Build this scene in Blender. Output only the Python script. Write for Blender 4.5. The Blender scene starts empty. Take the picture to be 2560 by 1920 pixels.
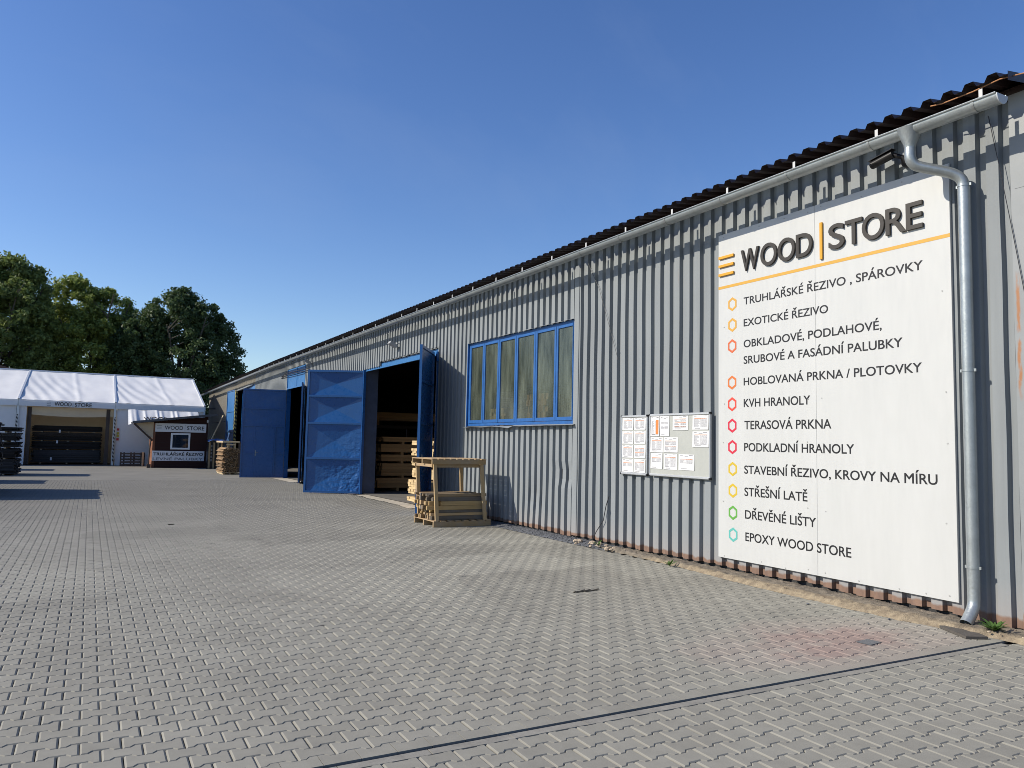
import bpy, math, random
import numpy as np
from mathutils import Vector, Matrix, noise

random.seed(7)
rng = np.random.default_rng(7)
scene = bpy.context.scene
COL = scene.collection

# ------------------------------------------------------------------ camera
cam_d = bpy.data.cameras.new('camera')
cam = bpy.data.objects.new('camera', cam_d)
COL.objects.link(cam)
YAW, PITCH, ROLL = 0.501304161, 0.0784728658, 0.0218568932
cf = Vector((math.sin(YAW) * math.cos(PITCH), math.cos(YAW) * math.cos(PITCH), math.sin(PITCH)))
r0 = Vector((math.cos(YAW), -math.sin(YAW), 0)); u0 = r0.cross(cf)
cr = r0 * math.cos(ROLL) + u0 * math.sin(ROLL); cu = -r0 * math.sin(ROLL) + u0 * math.cos(ROLL)
M = Matrix((cr, cu, -cf)).transposed().to_4x4()
M.translation = Vector((-7.7035, 0.0, 1.65))
cam.matrix_world = M
cam_d.sensor_fit = 'HORIZONTAL'
cam_d.sensor_width = 36.0
cam_d.lens = 36.0 * 1914.387 / 2560.0
cam_d.clip_start = 0.05
cam_d.clip_end = 3000
scene.camera = cam

# ------------------------------------------------------------------ sky and sun
L = Vector((0.768, -0.250, -0.566)).normalized()          # direction the light travels
elev = math.asin(-L.z); az = math.atan2(-L.x, -L.y)
w = bpy.data.worlds.new('World'); scene.world = w
w.use_nodes = True
nt = w.node_tree; nt.nodes.clear()
out = nt.nodes.new('ShaderNodeOutputWorld'); bg = nt.nodes.new('ShaderNodeBackground')
sky = nt.nodes.new('ShaderNodeTexSky'); sky.sky_type = 'NISHITA'; sky.sun_disc = False
sky.sun_elevation = elev; sky.sun_rotation = az
sky.altitude = 200; sky.air_density = 1.0; sky.dust_density = 0.45; sky.ozone_density = 2.5
hs = nt.nodes.new('ShaderNodeHueSaturation'); hs.inputs['Saturation'].default_value = 1.21; hs.inputs['Hue'].default_value = 0.512
nt.links.new(sky.outputs[0], hs.inputs['Color'])
# the faintest high cirrus
tc = nt.nodes.new('ShaderNodeTexCoord'); mpw = nt.nodes.new('ShaderNodeMapping'); mpw.inputs['Rotation'].default_value = (0.2, 0.5, 0.9); mpw.inputs['Scale'].default_value = (1.1, 5.5, 3.0)
nzw = nt.nodes.new('ShaderNodeTexNoise'); nzw.inputs['Scale'].default_value = 1.6; nzw.inputs['Detail'].default_value = 6; nzw.inputs['Roughness'].default_value = 0.6
mrw = nt.nodes.new('ShaderNodeMapRange'); mrw.inputs[1].default_value = 0.50; mrw.inputs[2].default_value = 0.80; mrw.inputs[3].default_value = 0.0; mrw.inputs[4].default_value = 0.08
mxw = nt.nodes.new('ShaderNodeMix'); mxw.data_type = 'RGBA'; mxw.inputs[7].default_value = (2.9, 3.5, 4.6, 1)
nt.links.new(tc.outputs['Generated'], mpw.inputs[0]); nt.links.new(mpw.outputs[0], nzw.inputs['Vector']); nt.links.new(nzw.outputs[0], mrw.inputs[0]); nt.links.new(mrw.outputs[0], mxw.inputs[0])
nt.links.new(hs.outputs[0], mxw.inputs[6]); nt.links.new(mxw.outputs[2], bg.inputs[0]); nt.links.new(bg.outputs[0], out.inputs[0])
bg.inputs[1].default_value = 0.138
sun_d = bpy.data.lights.new('sun', 'SUN'); sun_d.energy = 5.0; sun_d.angle = math.radians(0.53)
sun_d.color = (1.0, 0.925, 0.80)
sun = bpy.data.objects.new('sun', sun_d); COL.objects.link(sun)
sun.rotation_euler = L.to_track_quat('-Z', 'Y').to_euler()
sun.location = (-60, 20, 60)
scene.view_settings.view_transform = 'Standard'; scene.view_settings.look = 'None'
scene.view_settings.exposure = 0.15; scene.view_settings.gamma = 1.0
scene.render.engine = 'CYCLES'
scene.cycles.max_bounces = 8
scene.cycles.transparent_max_bounces = 12
scene.cycles.use_denoising = True
scene.cycles.filter_width = 0.9

TILT = -0.0025


def gz(y):
    return TILT * y


# ------------------------------------------------------------------ materials
def new_mat(name):
    m = bpy.data.materials.new(name); m.use_nodes = True
    t = m.node_tree; b = t.nodes['Principled BSDF']
    return m, t, b


def N(t, kind, **kw):
    n = t.nodes.new(kind)
    for k, v in kw.items():
        if isinstance(k, str) and hasattr(n, k) and k not in n.inputs:
            setattr(n, k, v)
        else:
            n.inputs[k].default_value = v
    return n


def coords(t, scale=(1, 1, 1), world=True):
    if world:
        g = t.nodes.new('ShaderNodeNewGeometry'); src = g.outputs['Position']
    else:
        g = t.nodes.new('ShaderNodeTexCoord'); src = g.outputs['Object']
    mp = t.nodes.new('ShaderNodeMapping'); mp.inputs['Scale'].default_value = scale
    t.links.new(src, mp.inputs['Vector'])
    return mp.outputs[0]


def mixc(t, a, b, fac):
    n = t.nodes.new('ShaderNodeMix'); n.data_type = 'RGBA'
    for i, v in ((6, a), (7, b)):
        if isinstance(v, tuple):
            n.inputs[i].default_value = (*v[:3], 1)
        else:
            t.links.new(v, n.inputs[i])
    if isinstance(fac, (int, float)):
        n.inputs[0].default_value = fac
    else:
        t.links.new(fac, n.inputs[0])
    return n.outputs[2]


def ramp(t, src, lo, hi, a=0.0, b=1.0):
    n = t.nodes.new('ShaderNodeMapRange'); n.inputs[1].default_value = lo; n.inputs[2].default_value = hi
    n.inputs[3].default_value = a; n.inputs[4].default_value = b
    t.links.new(src, n.inputs[0]); return n.outputs[0]


def math_(t, op, a, b=None):
    n = t.nodes.new('ShaderNodeMath'); n.operation = op
    for i, v in enumerate((a, b)):
        if v is None: continue
        if isinstance(v, (int, float)): n.inputs[i].default_value = v
        else: t.links.new(v, n.inputs[i])
    return n.outputs[0]


def noise_(t, vec, scale, detail=4, rough=0.55):
    n = t.nodes.new('ShaderNodeTexNoise'); n.inputs['Scale'].default_value = scale
    n.inputs['Detail'].default_value = detail; n.inputs['Roughness'].default_value = rough
    t.links.new(vec, n.inputs['Vector']); return n.outputs[0]


def bump_(t, b, h, strength=0.3, dist=0.01):
    n = t.nodes.new('ShaderNodeBump'); n.inputs['Strength'].default_value = strength; n.inputs['Distance'].default_value = dist
    t.links.new(h, n.inputs['Height']); t.links.new(n.outputs[0], b.inputs['Normal'])


def plain(name, col, rough=0.6, var=0.15, scale=3.0, stretch=(1, 1, 1), metal=0.0, bump=0.0, bscale=60, spec=0.5, bdist=0.004):
    """painted / raw surface with mottled tone and a little unevenness"""
    m, t, b = new_mat(name)
    v = coords(t, stretch)
    n1 = noise_(t, v, scale, 5)
    n2 = noise_(t, v, scale * 7, 3)
    f = ramp(t, math_(t, 'ADD', math_(t, 'MULTIPLY', n1, 0.7), math_(t, 'MULTIPLY', n2, 0.3)), 0.32, 0.68)
    lo = tuple(c * (1 - var) for c in col); hi = tuple(min(1, c * (1 + var)) for c in col)
    c = mixc(t, lo, hi, f)
    t.links.new(c, b.inputs['Base Color'])
    t.links.new(ramp(t, n2, 0.3, 0.7, max(0.02, rough - 0.08), min(1, rough + 0.08)), b.inputs['Roughness'])
    b.inputs['Metallic'].default_value = metal
    b.inputs['Specular IOR Level'].default_value = spec
    if bump > 0:
        bump_(t, b, noise_(t, v, bscale, 4), bump, bdist)
    return m


def wood(name, col, axis='X', var=0.25, grey=0.0, rough=0.75):
    """sawn timber: tone per board, grain along one axis"""
    m, t, b = new_mat(name)
    s = {'X': (1.2, 28, 28), 'Y': (28, 1.2, 28), 'Z': (28, 28, 1.2)}[axis]
    v = coords(t, s)
    g = noise_(t, v, 1.0, 5, 0.6)
    k = noise_(t, coords(t), 5.0, 3)
    isl = t.nodes.new('ShaderNodeNewGeometry').outputs['Random Per Island']
    if name == 'weathered_batten': isl = t.nodes.new('ShaderNodeObjectInfo').outputs['Random']
    f = math_(t, 'ADD', math_(t, 'MULTIPLY', g, 0.5), math_(t, 'ADD', math_(t, 'MULTIPLY', isl, 0.45), math_(t, 'MULTIPLY', k, 0.2)))
    lo = tuple(c * (1 - var) for c in col); hi = tuple(min(1, c * (1 + var)) for c in col)
    c = mixc(t, lo, hi, ramp(t, f, 0.25, 0.85))
    if grey > 0:
        gm = sum(col) / 3
        c = mixc(t, c, (gm, gm * 0.98, gm * 0.93), math_(t, 'MULTIPLY', ramp(t, k, 0.35, 0.65), grey))
    t.links.new(c, b.inputs['Base Color']); b.inputs['Roughness'].default_value = rough
    b.inputs['Specular IOR Level'].default_value = 0.25
    bump_(t, b, g, 0.25, 0.003)
    return m


def flat_mat(name, col, rough=0.5, metal=0.0, spec=0.4):
    m, t, b = new_mat(name)
    n = noise_(t, coords(t), 9.0, 3)
    t.links.new(mixc(t, tuple(c * 0.93 for c in col), tuple(min(1, c * 1.05) for c in col), n), b.inputs['Base Color'])
    b.inputs['Roughness'].default_value = rough; b.inputs['Metallic'].default_value = metal
    b.inputs['Specular IOR Level'].default_value = spec
    return m


def cladding_mat(name, base, rust_h):
    m, t, b = new_mat(name)
    v = coords(t)
    sep = t.nodes.new('ShaderNodeSeparateXYZ'); t.links.new(v, sep.inputs[0])
    y, z = sep.outputs[1], sep.outputs[2]
    big = noise_(t, v, 0.6, 4)
    streak = noise_(t, coords(t, (3, 9, 0.35)), 1.0, 5)
    fine = noise_(t, v, 45, 3)
    f = math_(t, 'ADD', math_(t, 'MULTIPLY', big, 0.45), math_(t, 'MULTIPLY', streak, 0.55))
    c = mixc(t, tuple(k * 0.83 for k in base), tuple(k * 1.1 for k in base), ramp(t, f, 0.3, 0.7))
    # sheets laid side by side differ a little in tone
    wn = t.nodes.new('ShaderNodeTexWhiteNoise'); wn.noise_dimensions = '1D'
    t.links.new(math_(t, 'FLOOR', math_(t, 'DIVIDE', y, 0.891)), wn.inputs['W'])
    c = mixc(t, c, tuple(k * 1.12 for k in base), math_(t, 'MULTIPLY', wn.outputs[0], 0.45))
    # scattered rust blots and thin runs
    blot = ramp(t, noise_(t, coords(t, (2.5, 5.5, 0.8)), 1.0, 6, 0.7), 0.66, 0.75)
    c = mixc(t, c, (0.20, 0.085, 0.035), math_(t, 'MULTIPLY', blot, 0.55))
    # faded red primer along the foot, ragged upper edge
    h = math_(t, 'SUBTRACT', z, math_(t, 'MULTIPLY', y, TILT))
    edge = math_(t, 'ADD', h, math_(t, 'MULTIPLY', math_(t, 'SUBTRACT', noise_(t, coords(t, (1, 5, 2.5)), 1.0, 5), 0.5), 0.12))
    foot = ramp(t, edge, rust_h + 0.012, rust_h - 0.012)
    rc = mixc(t, (0.085, 0.040, 0.022), (0.19, 0.105, 0.06), ramp(t, noise_(t, coords(t, (8, 14, 5)), 1.0, 5), 0.3, 0.7))
    c = mixc(t, c, rc, foot)
    splash = ramp(t, edge, rust_h + 0.35, rust_h)
    c = mixc(t, c, (0.42, 0.33, 0.29), math_(t, 'MULTIPLY', splash, 0.22))
    t.links.new(c, b.inputs['Base Color'])
    t.links.new(ramp(t, fine, 0.3, 0.7, 0.52, 0.68), b.inputs['Roughness'])
    b.inputs['Specular IOR Level'].default_value = 0.22
    bump_(t, b, math_(t, 'ADD', noise_(t, coords(t, (1, 2.5, 0.8)), 2.0, 3), math_(t, 'MULTIPLY', fine, 0.06)), 0.35, 0.012)
    return m


def paver_mat():
    m, t, b = new_mat('concrete_pavers')
    v = coords(t)
    isl = t.nodes.new('ShaderNodeNewGeometry').outputs['Random Per Island']
    sep = t.nodes.new('ShaderNodeSeparateXYZ'); t.links.new(v, sep.inputs[0])
    px, py = sep.outputs[0], sep.outputs[1]
    grain = noise_(t, v, 160, 4, 0.7)
    mott = noise_(t, v, 9, 5)
    big = noise_(t, coords(t, (0.55, 0.8, 1)), 1.0, 4)
    # batches laid from different loads: blocks of rows lighter or darker with hard edges
    cx = math_(t, 'FLOOR', math_(t, 'DIVIDE', math_(t, 'ADD', px, math_(t, 'MULTIPLY', noise_(t, v, 0.35, 2), 3.0)), 2.0))
    cy = math_(t, 'FLOOR', math_(t, 'DIVIDE', math_(t, 'ADD', py, math_(t, 'MULTIPLY', noise_(t, v, 0.3, 2), 2.5)), 1.287))
    cmb = t.nodes.new('ShaderNodeCombineXYZ'); t.links.new(cx, cmb.inputs[0]); t.links.new(cy, cmb.inputs[1])
    wn = t.nodes.new('ShaderNodeTexWhiteNoise'); wn.noise_dimensions = '2D'; t.links.new(cmb.outputs[0], wn.inputs['Vector'])
    farmask = ramp(t, py, 5.5, 8.5)
    f = math_(t, 'ADD', math_(t, 'MULTIPLY', isl, 0.15), math_(t, 'MULTIPLY', mott, 0.36))
    f = math_(t, 'ADD', f, math_(t, 'MULTIPLY', big, 0.34))
    f = math_(t, 'ADD', f, math_(t, 'MULTIPLY', math_(t, 'MULTIPLY', math_(t, 'SUBTRACT', wn.outputs[0], 0.5), farmask), 0.26))
    f = math_(t, 'ADD', f, math_(t, 'MULTIPLY', grain, 0.12))
    f = math_(t, 'ADD', f, math_(t, 'MULTIPLY', math_(t, 'SUBTRACT', noise_(t, coords(t, (1.5, 0.16, 1)), 1.0, 4), 0.5), 0.22))
    c = mixc(t, (0.203, 0.193, 0.163), (0.305, 0.293, 0.247), ramp(t, f, 0.28, 0.75))
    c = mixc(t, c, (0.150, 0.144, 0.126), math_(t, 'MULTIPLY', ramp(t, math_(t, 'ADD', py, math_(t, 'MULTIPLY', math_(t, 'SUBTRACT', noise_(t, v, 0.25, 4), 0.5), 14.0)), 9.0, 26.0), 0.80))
    # cement bloom, red pigment spill by the downpipe, oil spots
    dx = math_(t, 'ADD', px, 1.9); dy = math_(t, 'SUBTRACT', py, 4.65)
    d2 = math_(t, 'ADD', math_(t, 'POWER', math_(t, 'ABSOLUTE', math_(t, 'MULTIPLY', dx, 0.62)), 2.0), math_(t, 'POWER', math_(t, 'ABSOLUTE', math_(t, 'MULTIPLY', dy, 1.15)), 2.0))
    sp = ramp(t, math_(t, 'ADD', d2, math_(t, 'MULTIPLY', math_(t, 'SUBTRACT', noise_(t, v, 1.7, 5), 0.5), 1.6)), 1.0, 0.0)
    sp = math_(t, 'MULTIPLY', sp, ramp(t, py, 3.93, 3.98))
    c = mixc(t, c, (0.34, 0.255, 0.222), math_(t, 'MULTIPLY', sp, 0.45))
    core = ramp(t, math_(t, 'ADD', math_(t, 'MULTIPLY', d2, 1.6), math_(t, 'MULTIPLY', math_(t, 'SUBTRACT', noise_(t, v, 3.1, 5), 0.5), 2.0)), 0.5, 0.1)
    c = mixc(t, c, (0.25, 0.155, 0.135), math_(t, 'MULTIPLY', math_(t, 'MULTIPLY', core, sp), 0.45))
    vo = t.nodes.new('ShaderNodeTexVoronoi'); vo.inputs['Scale'].default_value = 1.6; t.links.new(v, vo.inputs['Vector'])
    spot = ramp(t, math_(t, 'ADD', vo.outputs['Distance'], math_(t, 'MULTIPLY', noise_(t, v, 14, 2), 0.04)), 0.075, 0.05)
    vr = t.nodes.new('ShaderNodeSeparateColor'); t.links.new(vo.outputs['Color'], vr.inputs[0])
    c = mixc(t, c, (0.06, 0.057, 0.05), math_(t, 'MULTIPLY', math_(t, 'MULTIPLY', spot, ramp(t, vr.outputs[0], 0.62, 0.66)), 0.7))
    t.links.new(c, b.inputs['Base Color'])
    b.inputs['Roughness'].default_value = 0.82; b.inputs['Specular IOR Level'].default_value = 0.3
    bump_(t, b, math_(t, 'ADD', grain, math_(t, 'MULTIPLY', mott, 0.5)), 0.35, 0.002)
    return m


MAT = {}


def build_materials():
    MAT['clad'] = cladding_mat('grey_painted_sheet', (0.222, 0.239, 0.247), 0.13)
    MAT['clad_old'] = cladding_mat('weathered_sheet', (0.275, 0.255, 0.215), 0.10)
    MAT['roof'] = plain('brown_roof_sheet', (0.030, 0.016, 0.014), 0.45, 0.25, 4)
    MAT['zinc'] = plain('galvanised_zinc', (0.36, 0.39, 0.395), 0.40, 0.14, 7, (1, 1, 1), metal=0.62, bump=0.08, bscale=16)
    MAT['zincband'] = plain('zinc_band', (0.42, 0.44, 0.44), 0.4, 0.1, 8, metal=0.8)
    MAT['white_strap'] = flat_mat('white_strap', (0.50, 0.50, 0.49), 0.5)
    MAT['blue'] = plain('blue_gloss_paint', (0.012, 0.084, 0.265), 0.30, 0.07, 1.2, bump=0.08, bscale=5, bdist=0.008)
    MAT['blue_sunlit'] = plain('sunlit_blue_paint', (0.036, 0.15, 0.36), 0.40, 0.12, 1.4, bump=0.1, bscale=6, bdist=0.01)  # door blue lightened for parts facing the sun, sunlight put into the colour
    MAT['blue_frame'] = plain('blue_window_paint', (0.018, 0.098, 0.300), 0.45, 0.18, 6, bump=0.1, bscale=40)
    MAT['blue_slate'] = plain('slate_blue_post', (0.05, 0.07, 0.12), 0.5, 0.2, 3)
    MAT['white_panel'] = plain('white_sign_panel', (0.485, 0.49, 0.478), 0.42, 0.035, 1.4, (1, 2.2, 0.35))
    MAT['black_vinyl'] = flat_mat('black_vinyl', (0.012, 0.012, 0.014), 0.45)
    MAT['brown_letter'] = flat_mat('brown_letter', (0.030, 0.025, 0.020), 0.5)
    MAT['amber'] = flat_mat('amber_vinyl', (0.54, 0.30, 0.045), 0.5)
    MAT['amber3d'] = flat_mat('amber_letter', (0.60, 0.30, 0.02), 0.5)
    for k, c in (('hex_amber', (0.55, 0.30, 0.05)), ('hex_orange', (0.54, 0.12, 0.045)), ('hex_orange2', (0.54, 0.145, 0.035)), ('hex_red', (0.58, 0.06, 0.04)),
                 ('hex_crimson', (0.52, 0.022, 0.05)), ('hex_yellow', (0.52, 0.37, 0.03)), ('hex_green', (0.10, 0.31, 0.05)), ('hex_teal', (0.10, 0.38, 0.34))):
        MAT[k] = flat_mat(k, c, 0.5)
    MAT['screw'] = flat_mat('screw_head', (0.36, 0.36, 0.35), 0.5, 0.2)
    MAT['alu'] = plain('aluminium_frame', (0.56, 0.57, 0.58), 0.4, 0.06, 10, metal=0.55)
    MAT['board'] = plain('grey_pin_board', (0.38, 0.39, 0.36), 0.5, 0.04, 2)
    MAT['paper'] = plain('white_paper', (0.66, 0.66, 0.66), 0.7, 0.03, 12)
    MAT['ink'] = flat_mat('grey_print', (0.15, 0.15, 0.17), 0.7)
    MAT['inklight'] = flat_mat('pale_grey_print', (0.27, 0.27, 0.29), 0.7)
    MAT['inkorange'] = flat_mat('orange_print', (0.55, 0.19, 0.05), 0.7)
    MAT['plastic_black'] = flat_mat('black_plastic', (0.012, 0.012, 0.014), 0.35)
    MAT['plastic_grey'] = flat_mat('grey_plastic', (0.35, 0.36, 0.37), 0.4)
    MAT['plastic_pale'] = flat_mat('pale_zinc_cap', (0.50, 0.53, 0.55), 0.5)
    MAT['lens'] = flat_mat('glass_lens', (0.02, 0.02, 0.03), 0.08)
    MAT['cable'] = flat_mat('dark_cable', (0.03, 0.03, 0.035), 0.5)
    MAT['cable_orange'] = flat_mat('orange_cable', (0.42, 0.20, 0.09), 0.6)
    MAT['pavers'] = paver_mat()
    MAT['sand'] = plain('joint_sand', (0.085, 0.08, 0.072), 0.95, 0.3, 20)
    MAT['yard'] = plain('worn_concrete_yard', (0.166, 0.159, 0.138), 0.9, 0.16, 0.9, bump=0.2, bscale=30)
    MAT['conc'] = plain('pale_concrete', (0.40, 0.36, 0.29), 0.9, 0.25, 6, bump=0.5, bscale=40, bdist=0.01)
    MAT['kerb'] = plain('crumbling_concrete', (0.45, 0.36, 0.24), 0.95, 0.38, 9, bump=1.0, bscale=35, bdist=0.02)
    MAT['strip'] = plain('drain_strip_concrete', (0.225, 0.213, 0.183), 0.85, 0.22, 7, bump=0.3, bscale=50)
    MAT['slot'] = plain('black_grate', (0.012, 0.012, 0.013), 0.6, 0.4, 30, bump=1.0, bscale=70, bdist=0.01)
    MAT['gravel'] = plain('dark_gravel', (0.10, 0.105, 0.115), 0.9, 0.5, 20, bump=0.5, bscale=60)
    MAT['stone'] = plain('pale_stone', (0.42, 0.34, 0.25), 0.9, 0.35, 12, bump=0.6, bscale=50)
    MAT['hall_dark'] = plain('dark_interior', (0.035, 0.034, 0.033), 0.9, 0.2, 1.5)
    MAT['hall_floor'] = plain('hall_floor', (0.13, 0.12, 0.105), 0.9, 0.2, 2)
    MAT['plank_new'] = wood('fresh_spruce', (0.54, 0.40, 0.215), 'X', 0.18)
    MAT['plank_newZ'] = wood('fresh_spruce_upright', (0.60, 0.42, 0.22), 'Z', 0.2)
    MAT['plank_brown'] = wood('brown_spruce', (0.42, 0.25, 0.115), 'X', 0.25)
    MAT['frameX'] = wood('pallet_wood_long', (0.36, 0.245, 0.12), 'X', 0.28, 0.35)
    MAT['frameY'] = wood('pallet_wood_cross', (0.40, 0.27, 0.14), 'Y', 0.28, 0.3)
    MAT['frameZ'] = wood('pallet_wood_post', (0.40, 0.28, 0.14), 'Z', 0.25, 0.25)
    MAT['batten'] = wood('weathered_batten', (0.29, 0.195, 0.095), 'X', 0.8, 0.3)
    MAT['batten_grey'] = wood('grey_batten', (0.15, 0.125, 0.095), 'X', 0.5, 0.6)
    MAT['batten_pale'] = wood('pale_batten', (0.42, 0.29, 0.13), 'X', 0.35, 0.1)
    MAT['dark_plank'] = wood('dark_sawn_plank', (0.022, 0.019, 0.017), 'X', 0.5, 0.5)
    MAT['grey_plank'] = wood('grey_sawn_plank', (0.045, 0.043, 0.042), 'X', 0.5, 0.5)
    MAT['slab'] = wood('bark_slab', (0.27, 0.17, 0.085), 'X', 0.6, 0.3)
    MAT['slabpale'] = wood('pale_pallet_wood', (0.52, 0.40, 0.24), 'X', 0.3, 0.2)
    MAT['old_pallet'] = wood('old_grey_pallet', (0.085, 0.075, 0.065), 'X', 0.4, 0.4)
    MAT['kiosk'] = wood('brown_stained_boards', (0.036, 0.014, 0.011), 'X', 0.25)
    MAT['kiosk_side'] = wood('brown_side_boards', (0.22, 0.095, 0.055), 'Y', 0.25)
    MAT['grey_trim'] = plain('dark_grey_trim', (0.07, 0.075, 0.085), 0.5, 0.15, 4)
    MAT['grey_text'] = flat_mat('grey_text', (0.25, 0.26, 0.28), 0.6)
    MAT['pvc_white'] = flat_mat('white_pvc', (0.80, 0.81, 0.82), 0.35)
    MAT['sign_white'] = plain('white_sign_board', (0.74, 0.75, 0.77), 0.5, 0.03, 2)
    MAT['glass_dark'] = flat_mat('dark_window_glass', (0.012, 0.016, 0.022), 0.05, 0.0, 0.8)
    MAT['tent'] = plain('white_tarpaulin', (0.80, 0.795, 0.78), 0.5, 0.05, 0.9, bump=0.12, bscale=2.2, bdist=0.05)
    MAT['tent_side'] = plain('white_tent_wall', (0.80, 0.80, 0.80), 0.55, 0.06, 0.7, bump=0.1, bscale=2, bdist=0.05)
    MAT['tent_in'] = plain('beige_lining', (0.62, 0.50, 0.34), 0.8, 0.08, 0.8, bump=0.2, bscale=2, bdist=0.05)
    MAT['tent_alu'] = plain('tent_aluminium', (0.60, 0.62, 0.64), 0.4, 0.08, 5, metal=0.4)
    MAT['brown_post'] = plain('brown_steel_post', (0.06, 0.04, 0.03), 0.6, 0.2, 4)
    MAT['sticker_red'] = flat_mat('red_sticker', (0.45, 0.04, 0.04), 0.6)
    MAT['sticker_yellow'] = flat_mat('yellow_sticker', (0.45, 0.36, 0.05), 0.6)
    MAT['red_tile'] = plain('dark_roof_felt', (0.045, 0.030, 0.026), 0.9, 0.25, 1.2)
    MAT['bark'] = plain('tree_bark', (0.10, 0.085, 0.065), 0.95, 0.3, 3, (4, 4, 0.6), bump=0.6, bscale=12, bdist=0.03)
    MAT['tarp_blue'] = plain('blue_tarp', (0.03, 0.09, 0.30), 0.5, 0.25, 5, bump=0.3, bscale=8, bdist=0.03)
    MAT['soil'] = plain('dusty_soil', (0.30, 0.25, 0.18), 0.95, 0.3, 8, bump=0.6, bscale=50, bdist=0.01)
    for k, lo, hi in (('leaf_dark', (0.040, 0.072, 0.026), (0.115, 0.165, 0.058)), ('leaf_olive', (0.110, 0.155, 0.034), (0.33, 0.39, 0.09)), ('leaf_mid', (0.090, 0.130, 0.038), (0.26, 0.32, 0.09)), ('leaf_weed', (0.05, 0.11, 0.02), (0.11, 0.20, 0.05))):
        m, t, b = new_mat(k)
        isl = t.nodes.new('ShaderNodeNewGeometry').outputs['Random Per Island']
        big = noise_(t, coords(t), 0.45, 3)
        c = mixc(t, lo, hi, ramp(t, math_(t, 'ADD', math_(t, 'MULTIPLY', isl, 0.5), math_(t, 'MULTIPLY', big, 0.7)), 0.3, 0.95))
        t.links.new(c, b.inputs['Base Color']); b.inputs['Roughness'].default_value = 0.5
        b.inputs['Specular IOR Level'].default_value = 0.35
        tr = t.nodes.new('ShaderNodeBsdfTranslucent'); t.links.new(c, tr.inputs[0])
        mx = t.nodes.new('ShaderNodeMixShader'); mx.inputs[0].default_value = 0.36
        o = t.nodes['Material Output']
        t.links.new(b.outputs[0], mx.inputs[1]); t.links.new(tr.outputs[0], mx.inputs[2]); t.links.new(mx.outputs[0], o.inputs[0])
        MAT[k] = m
    # wired, dusty window glass: part see-through, part dirt film, part mirror
    m, t, b = new_mat('dusty_wired_glass')
    st = noise_(t, coords(t, (3, 3.4, 0.8)), 1.0, 6, 0.62)
    st2 = noise_(t, coords(t, (20, 34, 2.2)), 1.0, 4)
    d = math_(t, 'ADD', math_(t, 'MULTIPLY', st, 0.78), math_(t, 'MULTIPLY', st2, 0.22))
    c = mixc(t, (0.040, 0.050, 0.038), (0.150, 0.170, 0.128), ramp(t, d, 0.36, 0.70))
    t.links.new(c, b.inputs['Base Color']); b.inputs['Roughness'].default_value = 0.12
    b.inputs['Specular IOR Level'].default_value = 0.6
    bump_(t, b, math_(t, 'ADD', noise_(t, coords(t, (3, 30, 3)), 1.0, 2), math_(t, 'MULTIPLY', noise_(t, coords(t, (3, 3, 60)), 1.0, 1), 0.5)), 0.25, 0.004)
    tp = t.nodes.new('ShaderNodeBsdfTransparent'); tp.inputs[0].default_value = (0.86, 0.9, 0.84, 1)
    mx = t.nodes.new('ShaderNodeMixShader'); t.links.new(ramp(t, d, 0.34, 0.70, 0.42, 0.16), mx.inputs[0])
    o = t.nodes['Material Output']
    t.links.new(b.outputs[0], mx.inputs[1]); t.links.new(tp.outputs[0], mx.inputs[2]); t.links.new(mx.outputs[0], o.inputs[0])
    MAT['wired_glass'] = m
    # hazard tape
    m, t, b = new_mat('hazard_stripes')
    sep = t.nodes.new('ShaderNodeSeparateXYZ'); t.links.new(coords(t), sep.inputs[0])
    s = math_(t, 'FRACT', math_(t, 'MULTIPLY', math_(t, 'ADD', sep.outputs[2], math_(t, 'MULTIPLY', math_(t, 'ADD', sep.outputs[0], sep.outputs[1]), 0.7)), 4.2))
    c = mixc(t, (0.02, 0.02, 0.02), (0.42, 0.36, 0.12), math_(t, 'GREATER_THAN', s, 0.55))
    t.links.new(c, b.inputs['Base Color']); b.inputs['Roughness'].default_value = 0.6
    MAT['hazard'] = m
    m, t, b = new_mat('hazard_stripes_white')
    sep = t.nodes.new('ShaderNodeSeparateXYZ'); t.links.new(coords(t), sep.inputs[0])
    s = math_(t, 'FRACT', math_(t, 'MULTIPLY', math_(t, 'ADD', sep.outputs[2], sep.outputs[0]), 4.6))
    c = mixc(t, (0.03, 0.03, 0.03), (0.55, 0.54, 0.5), math_(t, 'GREATER_THAN', s, 0.5))
    t.links.new(c, b.inputs['Base Color']); b.inputs['Roughness'].default_value = 0.6
    MAT['hazard_white'] = m


build_materials()
for k, f in (('tent', 0.14), ('tent_side', 0.14)):
    t = MAT[k].node_tree; b = t.nodes['Principled BSDF']; o = t.nodes['Material Output']
    tr = t.nodes.new('ShaderNodeBsdfTranslucent'); tr.inputs[0].default_value = (0.80, 0.77, 0.68, 1)
    mx = t.nodes.new('ShaderNodeMixShader'); mx.inputs[0].default_value = f
    t.links.new(b.outputs[0], mx.inputs[1]); t.links.new(tr.outputs[0], mx.inputs[2]); t.links.new(mx.outputs[0], o.inputs[0])


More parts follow.
